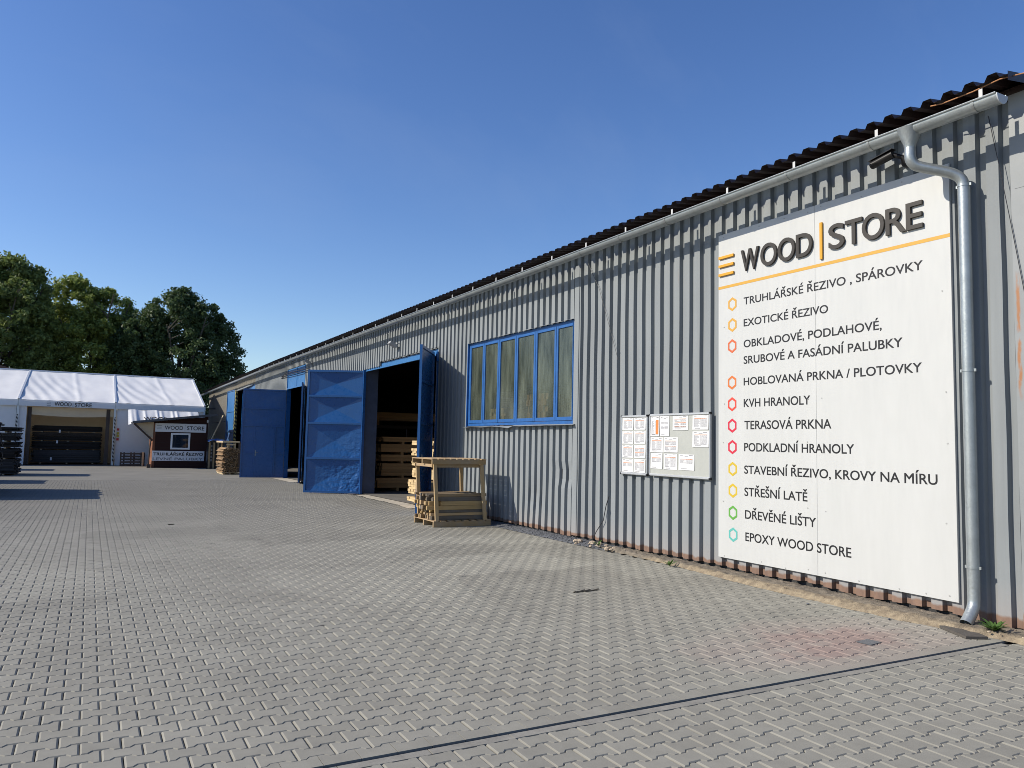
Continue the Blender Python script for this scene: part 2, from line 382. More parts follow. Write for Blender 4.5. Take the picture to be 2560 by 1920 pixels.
# ------------------------------------------------------------------ mesh helpers
class MB:
    """collects world-space geometry; build() links it as ONE mesh object"""
    def __init__(self): self.v = []; self.f = []

    def add(self, vs, fs):
        o = len(self.v); self.v.extend([tuple(p) for p in vs]); self.f.extend([tuple(i + o for i in q) for q in fs]); return self

    def box(self, x0, x1, y0, y1, z0, z1, R=None, c=None):
        vs = [(x, y, z) for x in (x0, x1) for y in (y0, y1) for z in (z0, z1)]
        if R is not None:
            c = Vector(c); vs = [tuple(R @ (Vector(p) - c) + c) for p in vs]
        return self.add(vs, [(0, 1, 3, 2), (4, 6, 7, 5), (0, 4, 5, 1), (2, 3, 7, 6), (0, 2, 6, 4), (1, 5, 7, 3)])

    def bevbox(self, x0, x1, y0, y1, z0, z1, b=0.01):
        """box with chamfered edges"""
        xs, ys, zs = (x0, x1), (y0, y1), (z0, z1)
        vs = []; idx = {}
        for i in (0, 1):
            for j in (0, 1):
                for k in (0, 1):
                    sx, sy, sz = (1 if i == 0 else -1), (1 if j == 0 else -1), (1 if k == 0 else -1)
                    p = (xs[i], ys[j], zs[k])
                    idx[i, j, k, 0] = len(vs); vs.append((p[0], p[1] + sy * b, p[2] + sz * b))
                    idx[i, j, k, 1] = len(vs); vs.append((p[0] + sx * b, p[1], p[2] + sz * b))
                    idx[i, j, k, 2] = len(vs); vs.append((p[0] + sx * b, p[1] + sy * b, p[2]))
        I = idx; fs = []
        for s in (0, 1):
            q = [I[s, 0, 0, 0], I[s, 0, 1, 0], I[s, 1, 1, 0], I[s, 1, 0, 0]]; fs.append(q if s == 0 else q[::-1])
            q = [I[0, s, 0, 1], I[1, s, 0, 1], I[1, s, 1, 1], I[0, s, 1, 1]]; fs.append(q if s == 0 else q[::-1])
            q = [I[0, 0, s, 2], I[0, 1, s, 2], I[1, 1, s, 2], I[1, 0, s, 2]]; fs.append(q if s == 0 else q[::-1])
        for j in (0, 1):
            for k in (0, 1):
                q = [I[0, j, k, 1], I[1, j, k, 1], I[1, j, k, 2], I[0, j, k, 2]]; fs.append(q)
        for i in (0, 1):
            for k in (0, 1):
                q = [I[i, 0, k, 0], I[i, 1, k, 0], I[i, 1, k, 2], I[i, 0, k, 2]]; fs.append(q)
        for i in (0, 1):
            for j in (0, 1):
                q = [I[i, j, 0, 0], I[i, j, 1, 0], I[i, j, 1, 1], I[i, j, 0, 1]]; fs.append(q)
        for i in (0, 1):
            for j in (0, 1):
                for k in (0, 1): fs.append((I[i, j, k, 0], I[i, j, k, 1], I[i, j, k, 2]))
        return self.add(vs, fs)

    def beam(self, a, b, wx, wz, up=(0, 0, 1)):
        a = Vector(a); b = Vector(b); d = (b - a).normalized(); up = Vector(up)
        s = d.cross(up)
        if s.length < 1e-3: s = d.cross(Vector((0, 1, 0)))
        s.normalize(); u = s.cross(d).normalized()
        vs = []
        for p in (a, b):
            for i, j in ((-1, -1), (1, -1), (1, 1), (-1, 1)):
                vs.append(p + s * (i * wx / 2) + u * (j * wz / 2))
        return self.add(vs, [(3, 2, 1, 0), (4, 5, 6, 7), (0, 1, 5, 4), (1, 2, 6, 5), (2, 3, 7, 6), (3, 0, 4, 7)])

    def tube(self, pts, r, n=12, caps=True):
        pts = [Vector(p) for p in pts]; rs = r if isinstance(r, (list, tuple)) else [r] * len(pts)
        rings = []; ref = None
        for i, p in enumerate(pts):
            d = (pts[min(i + 1, len(pts) - 1)] - pts[max(i - 1, 0)]).normalized()
            if ref is None:
                ref = d.cross(Vector((0, 0, 1)))
                if ref.length < 1e-3: ref = d.cross(Vector((1, 0, 0)))
            ref = (ref - d * ref.dot(d)).normalized(); bi = d.cross(ref)
            rings.append([p + (ref * math.cos(2 * math.pi * k / n) + bi * math.sin(2 * math.pi * k / n)) * rs[i] for k in range(n)])
        vs = [q for g in rings for q in g]; fs = []
        for i in range(len(pts) - 1):
            for k in range(n):
                a = i * n + k; b = i * n + (k + 1) % n
                fs.append((a, b, b + n, a + n))
        if caps: fs.append(tuple(range(n))[::-1]); fs.append(tuple(len(vs) - n + k for k in range(n)))
        return self.add(vs, fs)

    def prism(self, poly, axis, a, b):
        """polygon in the two other axes, extruded along axis between a and b"""
        def P(u, v, t): return {'X': (t, u, v), 'Y': (u, t, v), 'Z': (u, v, t)}[axis]
        n = len(poly); vs = [P(u, v, a) for u, v in poly] + [P(u, v, b) for u, v in poly]
        fs = [tuple(range(n)), tuple(range(2 * n - 1, n - 1, -1))] + [(i, i + n, (i + 1) % n + n, (i + 1) % n) for i in range(n)]
        return self.add(vs, fs)

    def grid(self, fn, nu, nv):
        vs = [fn(i / nu, j / nv) for j in range(nv + 1) for i in range(nu + 1)]
        fs = [(j * (nu + 1) + i, j * (nu + 1) + i + 1, (j + 1) * (nu + 1) + i + 1, (j + 1) * (nu + 1) + i) for j in range(nv) for i in range(nu)]
        return self.add(vs, fs)

    def build(self, name, mat, parent=None, smooth=False, loc=None):
        base = Vector((0, 0, 0))
        if parent is not None:
            p = parent
            while p is not None: base += p.location; p = p.parent
        elif loc is not None: base = Vector(loc)
        me = bpy.data.meshes.new(name)
        me.from_pydata([tuple(Vector(p) - base) for p in self.v], [], self.f)
        me.validate(); 
        import bmesh
        bm = bmesh.new(); bm.from_mesh(me); bmesh.ops.recalc_face_normals(bm, faces=bm.faces); bm.to_mesh(me); bm.free()
        if mat is not None: me.materials.append(mat if not isinstance(mat, str) else MAT[mat])
        if smooth:
            me.polygons.foreach_set('use_smooth', [True] * len(me.polygons))
            if smooth != 'all': me.set_sharp_from_angle(angle=math.radians(38))
        o = bpy.data.objects.new(name, me); COL.objects.link(o)
        if parent is not None: o.parent = parent
        elif loc is not None: o.location = loc
        return o


def tag(o, label=None, cat=None, group=None, kind=None):
    if label: o['label'] = label
    if cat: o['category'] = cat
    if group: o['group'] = group
    if kind: o['kind'] = kind
    return o


def thing(name, loc, label, cat, group=None):
    o = bpy.data.objects.new(name, None); o.empty_display_size = 0.2
    COL.objects.link(o); o.location = loc
    return tag(o, label, cat, group)


def copy_tree(o, parent=None):
    c = o.copy(); COL.objects.link(c)
    if parent is not None: c.parent = parent
    for ch in list(o.children): copy_tree(ch, c)
    return c


_font_cache = {}


def text_mesh(s, bold=0.0, extrude=0.0):
    key = (s, bold, extrude)
    if key in _font_cache: return _font_cache[key]
    cu = bpy.data.curves.new('txt', 'FONT'); cu.body = s; cu.size = 1.0; cu.offset = bold; cu.extrude = extrude; cu.resolution_u = 5
    ob = bpy.data.objects.new('txt', cu); COL.objects.link(ob)
    dg = bpy.context.evaluated_depsgraph_get(); dg.update()
    me = bpy.data.meshes.new_from_object(ob.evaluated_get(dg))
    vs = [tuple(v.co) for v in me.vertices]; fs = [tuple(p.vertices) for p in me.polygons]
    bpy.data.objects.remove(ob); bpy.data.curves.remove(cu); bpy.data.meshes.remove(me)
    _font_cache[key] = (vs, fs); return vs, fs


def cap_height():
    vs, _ = text_mesh('H'); return max(v[1] for v in vs)


CAP = cap_height()
WALL = ((0, -1, 0), (0, 0, 1), (-1, 0, 0))        # facing -X, read towards -Y
FRONT = ((1, 0, 0), (0, 0, 1), (0, -1, 0))        # facing -Y, read towards +X


ACC = {'Á': 'A', 'É': 'E', 'Í': 'I', 'Ě': 'E', 'Ř': 'R', 'Š': 'S', 'Č': 'C', 'Ý': 'Y'}


def accented(s, bold):
    """capitals with acute and caron marks drawn as separate strokes"""
    base = ''.join(ACC.get(c, c) for c in s); vs, fs = text_mesh(base, bold, 0.02)
    vs = list(vs); fs = list(fs)
    for i, c in enumerate(s):
        if c not in ACC: continue
        xr = max(v[0] for v in text_mesh(base[:i + 1], bold, 0.02)[0]); cw = text_mesh(base[i], bold, 0.02)[0]
        xc = xr - (max(v[0] for v in cw) - min(v[0] for v in cw)) / 2; y0 = CAP * 1.10; y1 = CAP * 1.36; h = 0.045
        strokes = [((xc - 0.05, y0), (xc + 0.03, y0), (xc + 0.15, y1), (xc + 0.03, y1))] if c in 'ÁÉÍÝ' else [((xc - 0.17, y1), (xc - 0.08, y1), (xc + 0.001, y0 + 0.085), (xc + 0.001, y0), (xc - 0.045, y0)), ((xc + 0.17, y1), (xc + 0.045, y0), (xc - 0.001, y0), (xc - 0.001, y0 + 0.085), (xc + 0.08, y1))]
        for st in strokes:
            o = len(vs); n = len(st)
            vs += [(x, y, -0.02) for x, y in st] + [(x, y, 0.02) for x, y in st]
            fs += [tuple(o + k for k in range(n)), tuple(o + n + k for k in range(n))] + [(o + k, o + (k + 1) % n, o + n + (k + 1) % n, o + n + k) for k in range(n)]
    return vs, fs


def put_text(mb, s, origin, frame, width, cap, bold=0.0, thick=0.002, warp=None, heavy=0.0):
    """text whose left baseline is at origin, fitted to width and cap height"""
    if heavy > 0:
        for i, (a, b_) in enumerate(((-1, -1), (1, -1), (-1, 1), (1, 1))):
            o = Vector(origin) + Vector(frame[0]) * (a * heavy) + Vector(frame[1]) * (b_ * heavy * 0.8)
            put_text(mb, s, o, frame, width, cap, bold, thick * (1 + 0.12 * i), warp)
        return mb
    vs, fs = accented(s, bold)
    x0 = min(v[0] for v in vs); x1 = max(v[0] for v in vs); k = width / (x1 - x0); ky = cap / CAP
    ux, uy, uz = (Vector(a) for a in frame); o = Vector(origin)
    res = []
    for v in vs:
        p = o + ux * ((v[0] - x0) * k) + uy * (v[1] * ky) + uz * ((v[2] / 0.04 + 0.5) * thick)
        res.append(warp(p) if warp else p)
    mb.add(res, fs); return mb


# ------------------------------------------------------------------ the yard
def make_ground():
    mb = MB()
    mb.grid(lambda u, v: (-300 + 600 * u, -200 + 700 * v, gz(-200 + 700 * v) - 0.030), 6, 7)
    tag(mb.build('ground', 'sand'), kind='structure')
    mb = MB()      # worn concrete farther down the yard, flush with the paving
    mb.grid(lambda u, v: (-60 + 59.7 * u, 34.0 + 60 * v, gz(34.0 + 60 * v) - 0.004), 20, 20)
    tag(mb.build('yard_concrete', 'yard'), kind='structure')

    P, Lp, a, b2, h, ch, g = 0.143, 0.200, 0.0845, 0.0585, 0.0, 0.006, 0.0018
    a -= g; b2 -= g; lx = Lp / 2 - g
    outer = np.array([(-lx, -a), (-0.061, -a), (-0.039, -b2), (0.039, -b2), (0.061, -a), (lx, -a), (lx, a), (0.061, a), (0.039, b2), (-0.039, b2), (-0.061, a), (-lx, a)])
    inner = outer.copy()
    inner[:, 1] -= np.sign(outer[:, 1]) * ch
    inner[[0, 11], 0] += 0.0095; inner[[5, 6], 0] -= 0.0095
    # transitions stay parallel
    inner[[1, 10], 0] -= 0.002; inner[[2, 9], 0] -= 0.002; inner[[4, 7], 0] += 0.002; inner[[3, 8], 0] += 0.002
    y_drain0, y_drain1 = 3.895, 4.005
    rows = []
    ph = 4.63
    for k in range(-6, 206):
        if ph + P * k > y_drain0: rows.append((ph + P * k, k))
    for k in range(24): rows.append((y_drain0 - 0.061 - P * k, k))
    cen = []
    for yc, k in rows:
        xs = np.arange(-14.2, -0.30, Lp) + (0.0 if k % 2 == 0 else Lp / 2)
        xs = xs + (-7.657 + 14.2) % Lp
        if yc < y_drain0: xs = xs + 0.07
        keep = xs < -0.30
        cen += [(x, yc) for x in xs[keep]]
    cen = np.array(cen)
    full = (cen[:, 1] - 0.085 > y_drain1) | (cen[:, 1] < y_drain0)
    cut = cen[~full]; cen = cen[full]
    n = len(cen); near = cen[:, 1] < 13
    # near pavers: top, chamfer, skirt; far pavers: top, chamfer
    def ring(c, shp, z, tilt, zo):
        v = np.empty((len(c), 12, 3)); v[:, :, :2] = c[:, None, :] + shp[None]
        v[:, :, 2] = z + zo[:, None] + tilt[:, 0:1] * shp[None, :, 0] + tilt[:, 1:2] * shp[None, :, 1] + TILT * c[:, 1:2] + TILT * shp[None, :, 1]
        return v
    V = []; F_loops = []; F_counts = []; off = 0
    for sel, skirt in ((near, True), (~near, False)):
        c = cen[sel].copy(); m = len(c)
        c += rng.normal(0, 0.0007, c.shape)
        tilt = rng.normal(0, 0.004, (m, 2)); zo = rng.normal(0, 0.0007, m)
        rings = [ring(c, inner, 0.0, tilt, zo), ring(c, outer, -0.0065, tilt, zo)]
        if skirt: rings.append(ring(c, outer * np.array([0.99, 0.985]), -0.026, tilt, zo))
        k = len(rings) * 12
        V.append(np.concatenate(rings, 1).reshape(-1, 3))
        base = off + np.arange(m)[:, None] * k
        top = (base + np.arange(12)[None]).reshape(m, 12)
        F_loops.append(top.reshape(-1)); F_counts.append(np.full(m, 12))
        for r in range(len(rings) - 1):
            i = np.arange(12); j = (i + 1) % 12
            q = np.stack([r * 12 + i, (r + 1) * 12 + i, (r + 1) * 12 + j, r * 12 + j], 1)
            qq = base[:, :, None] + q[None]
            F_loops.append(qq.reshape(-1)); F_counts.append(np.full(m * 12, 4))
        off += m * k
    # pavers cut along the drain
    def clip(poly, ylim, keep_above):
        res = []
        for i in range(len(poly)):
            p, q = poly[i], poly[(i + 1) % len(poly)]
            ip = (p[1] >= ylim) == keep_above; iq = (q[1] >= ylim) == keep_above
            if ip: res.append(p)
            if ip != iq:
                tt = (ylim - p[1]) / (q[1] - p[1]); res.append((p[0] + tt * (q[0] - p[0]), ylim))
        return res
    for c in cut:
        for lim, above in ((y_drain1, True),):
            po = clip([tuple(q) for q in outer + c], lim, above); pi = clip([tuple(q) for q in inner + c], lim, above)
            if len(po) < 3: continue
            area = max(q[1] for q in po) - min(q[1] for q in po)
            if area < 0.012: continue
            m = len(po)
            vs = np.array([(x, y, gz(y)) for x, y in po] + [(x, y, gz(y) - 0.026) for x, y in po])
            V.append(vs)
            F_loops.append(off + np.arange(m)); F_counts.append(np.array([m]))
            for i in range(m):
                j = (i + 1) % m
                F_loops.append(off + np.array([i, i + m, j + m, j])); F_counts.append(np.array([4]))
            off += 2 * m
    V = np.concatenate(V); loops = np.concatenate(F_loops); counts = np.concatenate(F_counts)
    me = bpy.data.meshes.new('paving')
    me.vertices.add(len(V)); me.vertices.foreach_set('co', V.astype(np.float32).ravel())
    me.loops.add(len(loops)); me.loops.foreach_set('vertex_index', loops.astype(np.int32))
    starts = np.concatenate([[0], np.cumsum(counts)[:-1]])
    me.polygons.add(len(counts)); me.polygons.foreach_set('loop_start', starts.astype(np.int32))
    me.update(calc_edges=True); me.validate()
    me.polygons.foreach_set('use_smooth', np.zeros(len(me.polygons), dtype=bool))
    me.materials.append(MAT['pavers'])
    o = bpy.data.objects.new('paving', me); COL.objects.link(o); tag(o, kind='structure')

    # slot drain: black slot and concrete strip
    mb = MB()
    for i in range(30):
        x0 = -14 + i * 0.5; x1 = x0 + 0.494
        if x0 > -0.62: continue
        x1 = min(x1, -0.55)
        ya = y_drain0 + 0.002
        dz = random.uniform(-0.001, 0.001)
        mb.box(x0, x1, ya - 0.002, ya + 0.066, gz(4) - 0.02, gz(4) + 0.0022 + dz)
    tag(mb.build('drain_strip', 'strip'), kind='structure')
    mb = MB(); mb.grid(lambda u, v: (-14 + 13.45 * u, y_drain0 + 0.069 + 0.042 * v, gz(4) - 0.016 + 0.004 * noise.noise((u * 200, v * 3, 0))), 400, 2)
    tag(mb.build('drain_slot', 'slot'), kind='structure')

    # crumbling concrete footing along the wall
    def foot(u, v):
        y = 3.0 + 7.4 * u
        e = -0.42 - 0.13 * math.sin((y - 3.6) * 0.75) * (1 if y > 4.2 else 0.3) + 0.045 * noise.noise((y * 2.1, 3, 0)) + 0.035 * noise.noise((y * 9, 1, 0))
        x = e * (1 - v) + 0.03 * v
        prof = min(1, v / 0.14) if v < 0.14 else 1
        z = gz(y) + 0.001 + prof * (0.045 - 0.012 * v) + (0.020 * noise.noise((x * 9, y * 9, 1)) + 0.014 * noise.noise((x * 28, y * 28, 2))) * prof
        return (x, y, z)
    mb = MB(); mb.grid(foot, 300, 26)
    m, t, b = new_mat('footing_and_soil')
    v_ = coords(t); sp = t.nodes.new('ShaderNodeSeparateXYZ'); t.links.new(v_, sp.inputs[0])
    n1 = noise_(t, v_, 11, 6, 0.65); n2 = noise_(t, v_, 55, 4, 0.7); n3 = noise_(t, v_, 2.2, 4)
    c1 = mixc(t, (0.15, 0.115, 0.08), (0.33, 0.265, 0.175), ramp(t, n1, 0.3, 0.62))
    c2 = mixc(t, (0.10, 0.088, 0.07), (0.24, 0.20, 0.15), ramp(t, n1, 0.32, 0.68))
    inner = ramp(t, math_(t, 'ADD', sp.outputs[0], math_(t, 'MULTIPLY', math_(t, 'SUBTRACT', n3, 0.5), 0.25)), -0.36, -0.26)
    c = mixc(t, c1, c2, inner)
    c = mixc(t, c, (0.05, 0.045, 0.04), ramp(t, n2, 0.66, 0.72))
    t.links.new(c, b.inputs['Base Color']); b.inputs['Roughness'].default_value = 0.95
    bump_(t, b, math_(t, 'ADD', n1, math_(t, 'MULTIPLY', n2, 0.6)), 1.0, 0.02)
    MAT['footing'] = m
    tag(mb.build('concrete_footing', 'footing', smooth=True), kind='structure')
    # dark gravel strip
    mb = MB()
    def gr(u, v):
        y = 10.2 + 4.6 * u; x = -0.36 * (1 - v) + 0.04 * v - 0.02 * noise.noise((y * 3, 0, 5)) * (1 - v)
        return (x, y, gz(y) + 0.002 + 0.035 * math.sin(math.pi * min(1, v * 1.2 + 0.02) * 0.5) + 0.008 * noise.noise((x * 20, y * 20, 0)))
    mb.grid(gr, 160, 14)
    pts = []
    for i in range(2600):
        u, v = random.random(), random.random() ** 0.8; c = Vector(gr(u, v)); r = random.uniform(0.006, 0.02)
        a = [Vector((random.uniform(-1, 1), random.uniform(-1, 1), random.uniform(-0.6, 0.6))).normalized() * r * random.uniform(0.7, 1.2) for _ in range(4)]
        mb.add([c + q for q in a], [(0, 1, 2), (0, 3, 1), (1, 3, 2), (0, 2, 3)])
    tag(mb.build('gravel', 'gravel'), kind='stuff')
    o = bpy.data.objects['gravel']
    tag(o, 'strip of dark grey gravel along the foot of the corrugated wall', 'gravel')
    # pale concrete apron in front of the first doorway
    mb = MB()
    def ap(u, v):
        y = 18.6 + 5.2 * u; x = (-0.22 - 0.07 * math.sin(u * 3) + 0.05 * noise.noise((y * 1.5, 0, 0))) * (1 - v) + 0.8 * v
        if u < 0.3: x -= 0.25 * (1 - v) * (0.3 - u) / 0.3
        return (x, y, gz(y) + 0.004 + 0.012 * v)
    mb.grid(ap, 40, 8); tag(mb.build('doorway_apron', 'conc', smooth=True), kind='structure')
    mb = MB(); mb.grid(lambda u, v: (-0.5 + 1.2 * v, 31.6 + 4 * u, gz(31.6 + 4 * u) + 0.006), 6, 4); tag(mb.build('doorway_apron', 'conc'), kind='structure')


make_ground()

# ------------------------------------------------------------------ the hall
PIT = 0.2227; YR = 7.952; DEP = 0.057


def eave(y):
    ys = [0, 4, 16, 36, 50, 64]; zs = [4.993, 4.99, 4.978, 5.02, 4.95, 4.845]
    return float(np.interp(y, ys, zs))


hall = thing('warehouse', (0, 24, 0), 'long grey corrugated steel warehouse with brown roof and blue metal doors', 'warehouse')


def dent(y, z, x):
    """knocks and waves in the sheet"""
    dx = 0.004 * noise.noise((y * 0.9, z * 0.7, 3)); dy = 0.010 * noise.noise((y * 0.8, z * 0.9, 9))
    for cy, cz, ry, rz, amp, sh in ((13.05, 0.62, 0.32, 0.30, 0.035, 0.05), (12.05, 1.12, 0.30, 0.14, 0.030, -0.02), (11.75, 1.10, 0.2, 0.12, 0.02, 0.02), (12.6, 1.28, 0.2, 0.1, 0.012, 0.02), (8.9, 1.12, 0.3, 0.12, 0.012, 0.01), (10.6, 0.9, 0.15, 0.2, 0.012, 0.01)):
        k = math.exp(-((y - cy) / ry) ** 2 - ((z - cz) / rz) ** 2)
        dx += amp * k; dy += sh * k
    if 12.4 < y < 13.6 and z < 0.75: dy += 0.05 * (0.75 - z) * math.sin((y - 12.4) / 1.2 * math.pi)
    return dx, dy


def clad_profile(y0, y1):
    pts = []
    k = math.floor((y0 - YR) / PIT) - 1
    while YR + k * PIT < y1 + PIT:
        b = YR + k * PIT
        pts += [(b, 0.0), (b + 0.119, 0.0), (b + 0.130, DEP), (b + PIT - 0.011, DEP)]; k += 1
    def xat(y):
        for (a, xa), (c, xc) in zip(pts, pts[1:]):
            if a <= y <= c: return xa + (xc - xa) * (y - a) / max(1e-6, c - a)
        return 0
    inn = [(y, x) for y, x in pts if y0 < y < y1]
    return [(y0, xat(y0))] + inn + [(y1, xat(y1))]


def clad(mb, y0, y1, z0, z1, rough=1.0, nz=None, toe=0.0):
    pr = clad_profile(y0, y1); n = len(pr)
    nz = nz or max(1, int((z1 - z0) / 0.16)); vs = []
    for j in range(nz + 1):
        z = z0 + (z1 - z0) * j / nz
        for y, x in pr:
            zz = z
            if j == 0: zz += toe * noise.noise((y * 1.3, 7, 0))
            dx, dy = dent(y, zz, x); vs.append((x + dx * rough, y + dy * rough, zz))
    mb.add(vs, [(j * n + i, j * n + i + 1, (j + 1) * n + i + 1, (j + 1) * n + i) for j in range(nz) for i in range(n - 1)])


mb = MB()
TOP = 5.16
clad(mb, 4.06, 11.705, 0.045, TOP, toe=0.03)
clad(mb, 11.705, 16.19, 3.985, TOP); clad(mb, 11.705, 16.19, 0.03, 2.035, toe=0.02)
clad(mb, 16.19, 18.02, -0.02, TOP)
clad(mb, 18.02, 22.52, 4.10, TOP); clad(mb, 22.52, 24.1, 3.96, TOP)
clad(mb, 24.1, 31.95, -0.04, TOP)
clad(mb, 31.95, 35.32, 4.80, TOP)
clad(mb, 35.32, 43.0, -0.06, TOP)
mb.build('wall_cladding', 'clad', hall)
mb = MB()
clad(mb, 43.0, 48.95, 4.62, TOP); clad(mb, 48.95, 61.3, 0.0 - 0.14, TOP - 0.12)
mb.build('wall_cladding', 'clad_old', hall)

# smooth end panel with rust runs
m, t, b = new_mat('end_panel_paint')
v = coords(t); sep = t.nodes.new('ShaderNodeSeparateXYZ'); t.links.new(v, sep.inputs[0])
c = mixc(t, (0.205, 0.218, 0.222), (0.25, 0.263, 0.268), ramp(t, noise_(t, v, 1.3, 5), 0.3, 0.7))
wob = math_(t, 'MULTIPLY', math_(t, 'SUBTRACT', noise_(t, coords(t, (1, 1, 4)), 1.0, 4), 0.5), 0.05)
dy = math_(t, 'ABSOLUTE', math_(t, 'ADD', math_(t, 'SUBTRACT', sep.outputs[1], 4.02), wob))
run = math_(t, 'MULTIPLY', ramp(t, dy, 0.022, 0.008), math_(t, 'MULTIPLY', ramp(t, sep.outputs[2], 2.15, 2.35), ramp(t, sep.outputs[2], 3.42, 3.3)))
run = math_(t, 'MULTIPLY', run, ramp(t, noise_(t, coords(t, (2, 20, 6)), 1.0, 5), 0.38, 0.55))
c = mixc(t, c, (0.30, 0.13, 0.05), run)
h = math_(t, 'ADD', sep.outputs[2], math_(t, 'MULTIPLY', math_(t, 'SUBTRACT', noise_(t, coords(t, (1, 6, 3)), 1.0, 5), 0.5), 0.12))
c = mixc(t, c, (0.22, 0.12, 0.07), ramp(t, h, 0.20, 0.16))
t.links.new(c, b.inputs['Base Color']); b.inputs['Roughness'].default_value = 0.45
bump_(t, b, noise_(t, v, 1.4, 3), 0.3, 0.02)
MAT['end_panel'] = m
mb = MB(); mb.box(-0.006, 0.05, 3.30, 4.058, 0.05, TOP); mb.build('end_panel', 'end_panel', hall)
mb = MB(); mb.box(-0.0075, -0.006, 3.31, 4.02, 4.216, 4.218); mb.box(-0.0075, -0.006, 3.90, 3.902, 2.10, 4.7); mb.box(-0.0075, -0.006, 3.32, 4.0, 2.085, 2.088); mb.build('panel_seam', 'cable', hall)
mb = MB(); put_text(mb, 'Pol. 337', (-0.0065, 3.93, 1.43), WALL, 0.30, 0.035, 0, 0.001); mb.build('handwriting', 'grey_text', hall)
mb = MB()  # vertical cover strip beside the window
mb.box(-0.012, -0.002, 11.55, 11.70, 0.05, 4.95); mb.build('cover_strip', 'clad', hall)

# inner shell: back walls, floor, roof deck
mb = MB()
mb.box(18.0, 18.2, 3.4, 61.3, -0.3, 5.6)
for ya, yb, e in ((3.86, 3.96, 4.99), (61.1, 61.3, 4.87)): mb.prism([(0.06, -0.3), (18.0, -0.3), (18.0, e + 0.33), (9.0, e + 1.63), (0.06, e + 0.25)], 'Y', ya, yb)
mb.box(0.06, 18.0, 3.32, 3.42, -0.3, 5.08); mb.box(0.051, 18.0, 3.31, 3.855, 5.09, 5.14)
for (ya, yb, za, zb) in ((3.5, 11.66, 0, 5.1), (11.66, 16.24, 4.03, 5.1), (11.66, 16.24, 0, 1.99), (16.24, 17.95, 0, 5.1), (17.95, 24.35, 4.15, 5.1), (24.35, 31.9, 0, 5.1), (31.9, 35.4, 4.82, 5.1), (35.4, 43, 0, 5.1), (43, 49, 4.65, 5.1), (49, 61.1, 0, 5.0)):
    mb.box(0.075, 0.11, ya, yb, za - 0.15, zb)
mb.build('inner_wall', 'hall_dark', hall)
mb = MB(); mb.grid(lambda u, v: (0.09 + 17.9 * u, 3.4 + 57.8 * v, gz(3.4 + 57.8 * v) + 0.022), 2, 4); mb.build('floor', 'hall_floor', hall)

# roof: trapezoid sheets, eave edge follows the slightly sagging gutter line
mb = MB(); prof = []
y = 3.845
while y < 62.2:
    prof += [(y, 0.0), (y + 0.075, 0.0), (y + 0.105, 0.058), (y + 0.185, 0.058)]; y += 0.2155
vs = []
for x, dz in ((-0.40, 0.0), (3.0, 0.50), (9.0, 1.40)):
    for yy, h in prof: vs.append((x + 0.006 * noise.noise((yy * 3, x, 0)), yy, eave(yy) + 0.205 + dz + h))
n = len(prof)
mb.add(vs, [(j * n + i, j * n + i + 1, (j + 1) * n + i + 1, (j + 1) * n + i) for j in range(2) for i in range(n - 1)])
vs2 = [(x, y, z + 0.012) for x, y, z in vs[:2 * n]]
mb.add([(18.3, yy, eave(yy) + 0.205 + 0.1 + h) for yy, h in prof] + [(9.0, yy, eave(yy) + 0.205 + 1.40 + h) for yy, h in prof], [(i, i + 1, n + i + 1, n + i) for i in range(n - 1)])
roof = mb.build('roof', 'roof', hall)
mb = MB(); mb.add([(x, yy, eave(4) + 0.205 + dz + k) for x, dz in ((-0.42, 0.0), (3.0, 0.50), (9.0, 1.40)) for yy, k in ((3.835, -0.07), (3.835, 0.02))], [(0, 1, 3, 2), (2, 3, 5, 4)]); mb.build('verge_flashing', 'roof', roof)
mb = MB()
for x, dz in ((0.05, 0.05), (1.6, 0.29), (3.4, 0.55)):
    mb.add([(x + a, yy, eave(yy) + 0.19 + dz + bb) for yy in (3.9, 16, 36, 50, 61.5) for a, bb in ((-0.05, -0.1), (0.05, -0.1), (0.05, 0.0), (-0.05, 0.0))],
           [(4 * i + k, 4 * i + (k + 1) % 4, 4 * i + 4 + (k + 1) % 4, 4 * i + 4 + k) for i in range(4) for k in range(4)])
mb.build('purlin', 'roof', hall)

# gutter, half round
GX, GR = -0.455, 0.082
mb = MB(); ys = [3.88] + list(np.arange(5, 62.3, 1.2)) + [62.3]
arc = [(GX - 0.092, 0.012), (GX - 0.097, 0.002), (GX - 0.088, -0.003)] + [(GX + GR * math.cos(a), GR * math.sin(a)) for a in np.linspace(math.pi, 2 * math.pi, 15)] + [(GX + GR, 0.02)]
arc2 = [(x + 0.003 if i < 3 else GX + (x - GX) * 0.96, z * 0.96 + 0.001) for i, (x, z) in enumerate(arc)]
lo = [(x, yy, eave(yy) + z) for yy in ys for x, z in arc]; n = len(arc)
mb.add(lo, [(j * n + i, j * n + i + 1, (j + 1) * n + i + 1, (j + 1) * n + i) for j in range(len(ys) - 1) for i in range(n - 1)])
mb.add([(GX + GR * math.cos(a), 3.881, eave(4) + GR * math.sin(a)) for a in np.linspace(math.pi, 2 * math.pi, 15)], [tuple(range(15))])
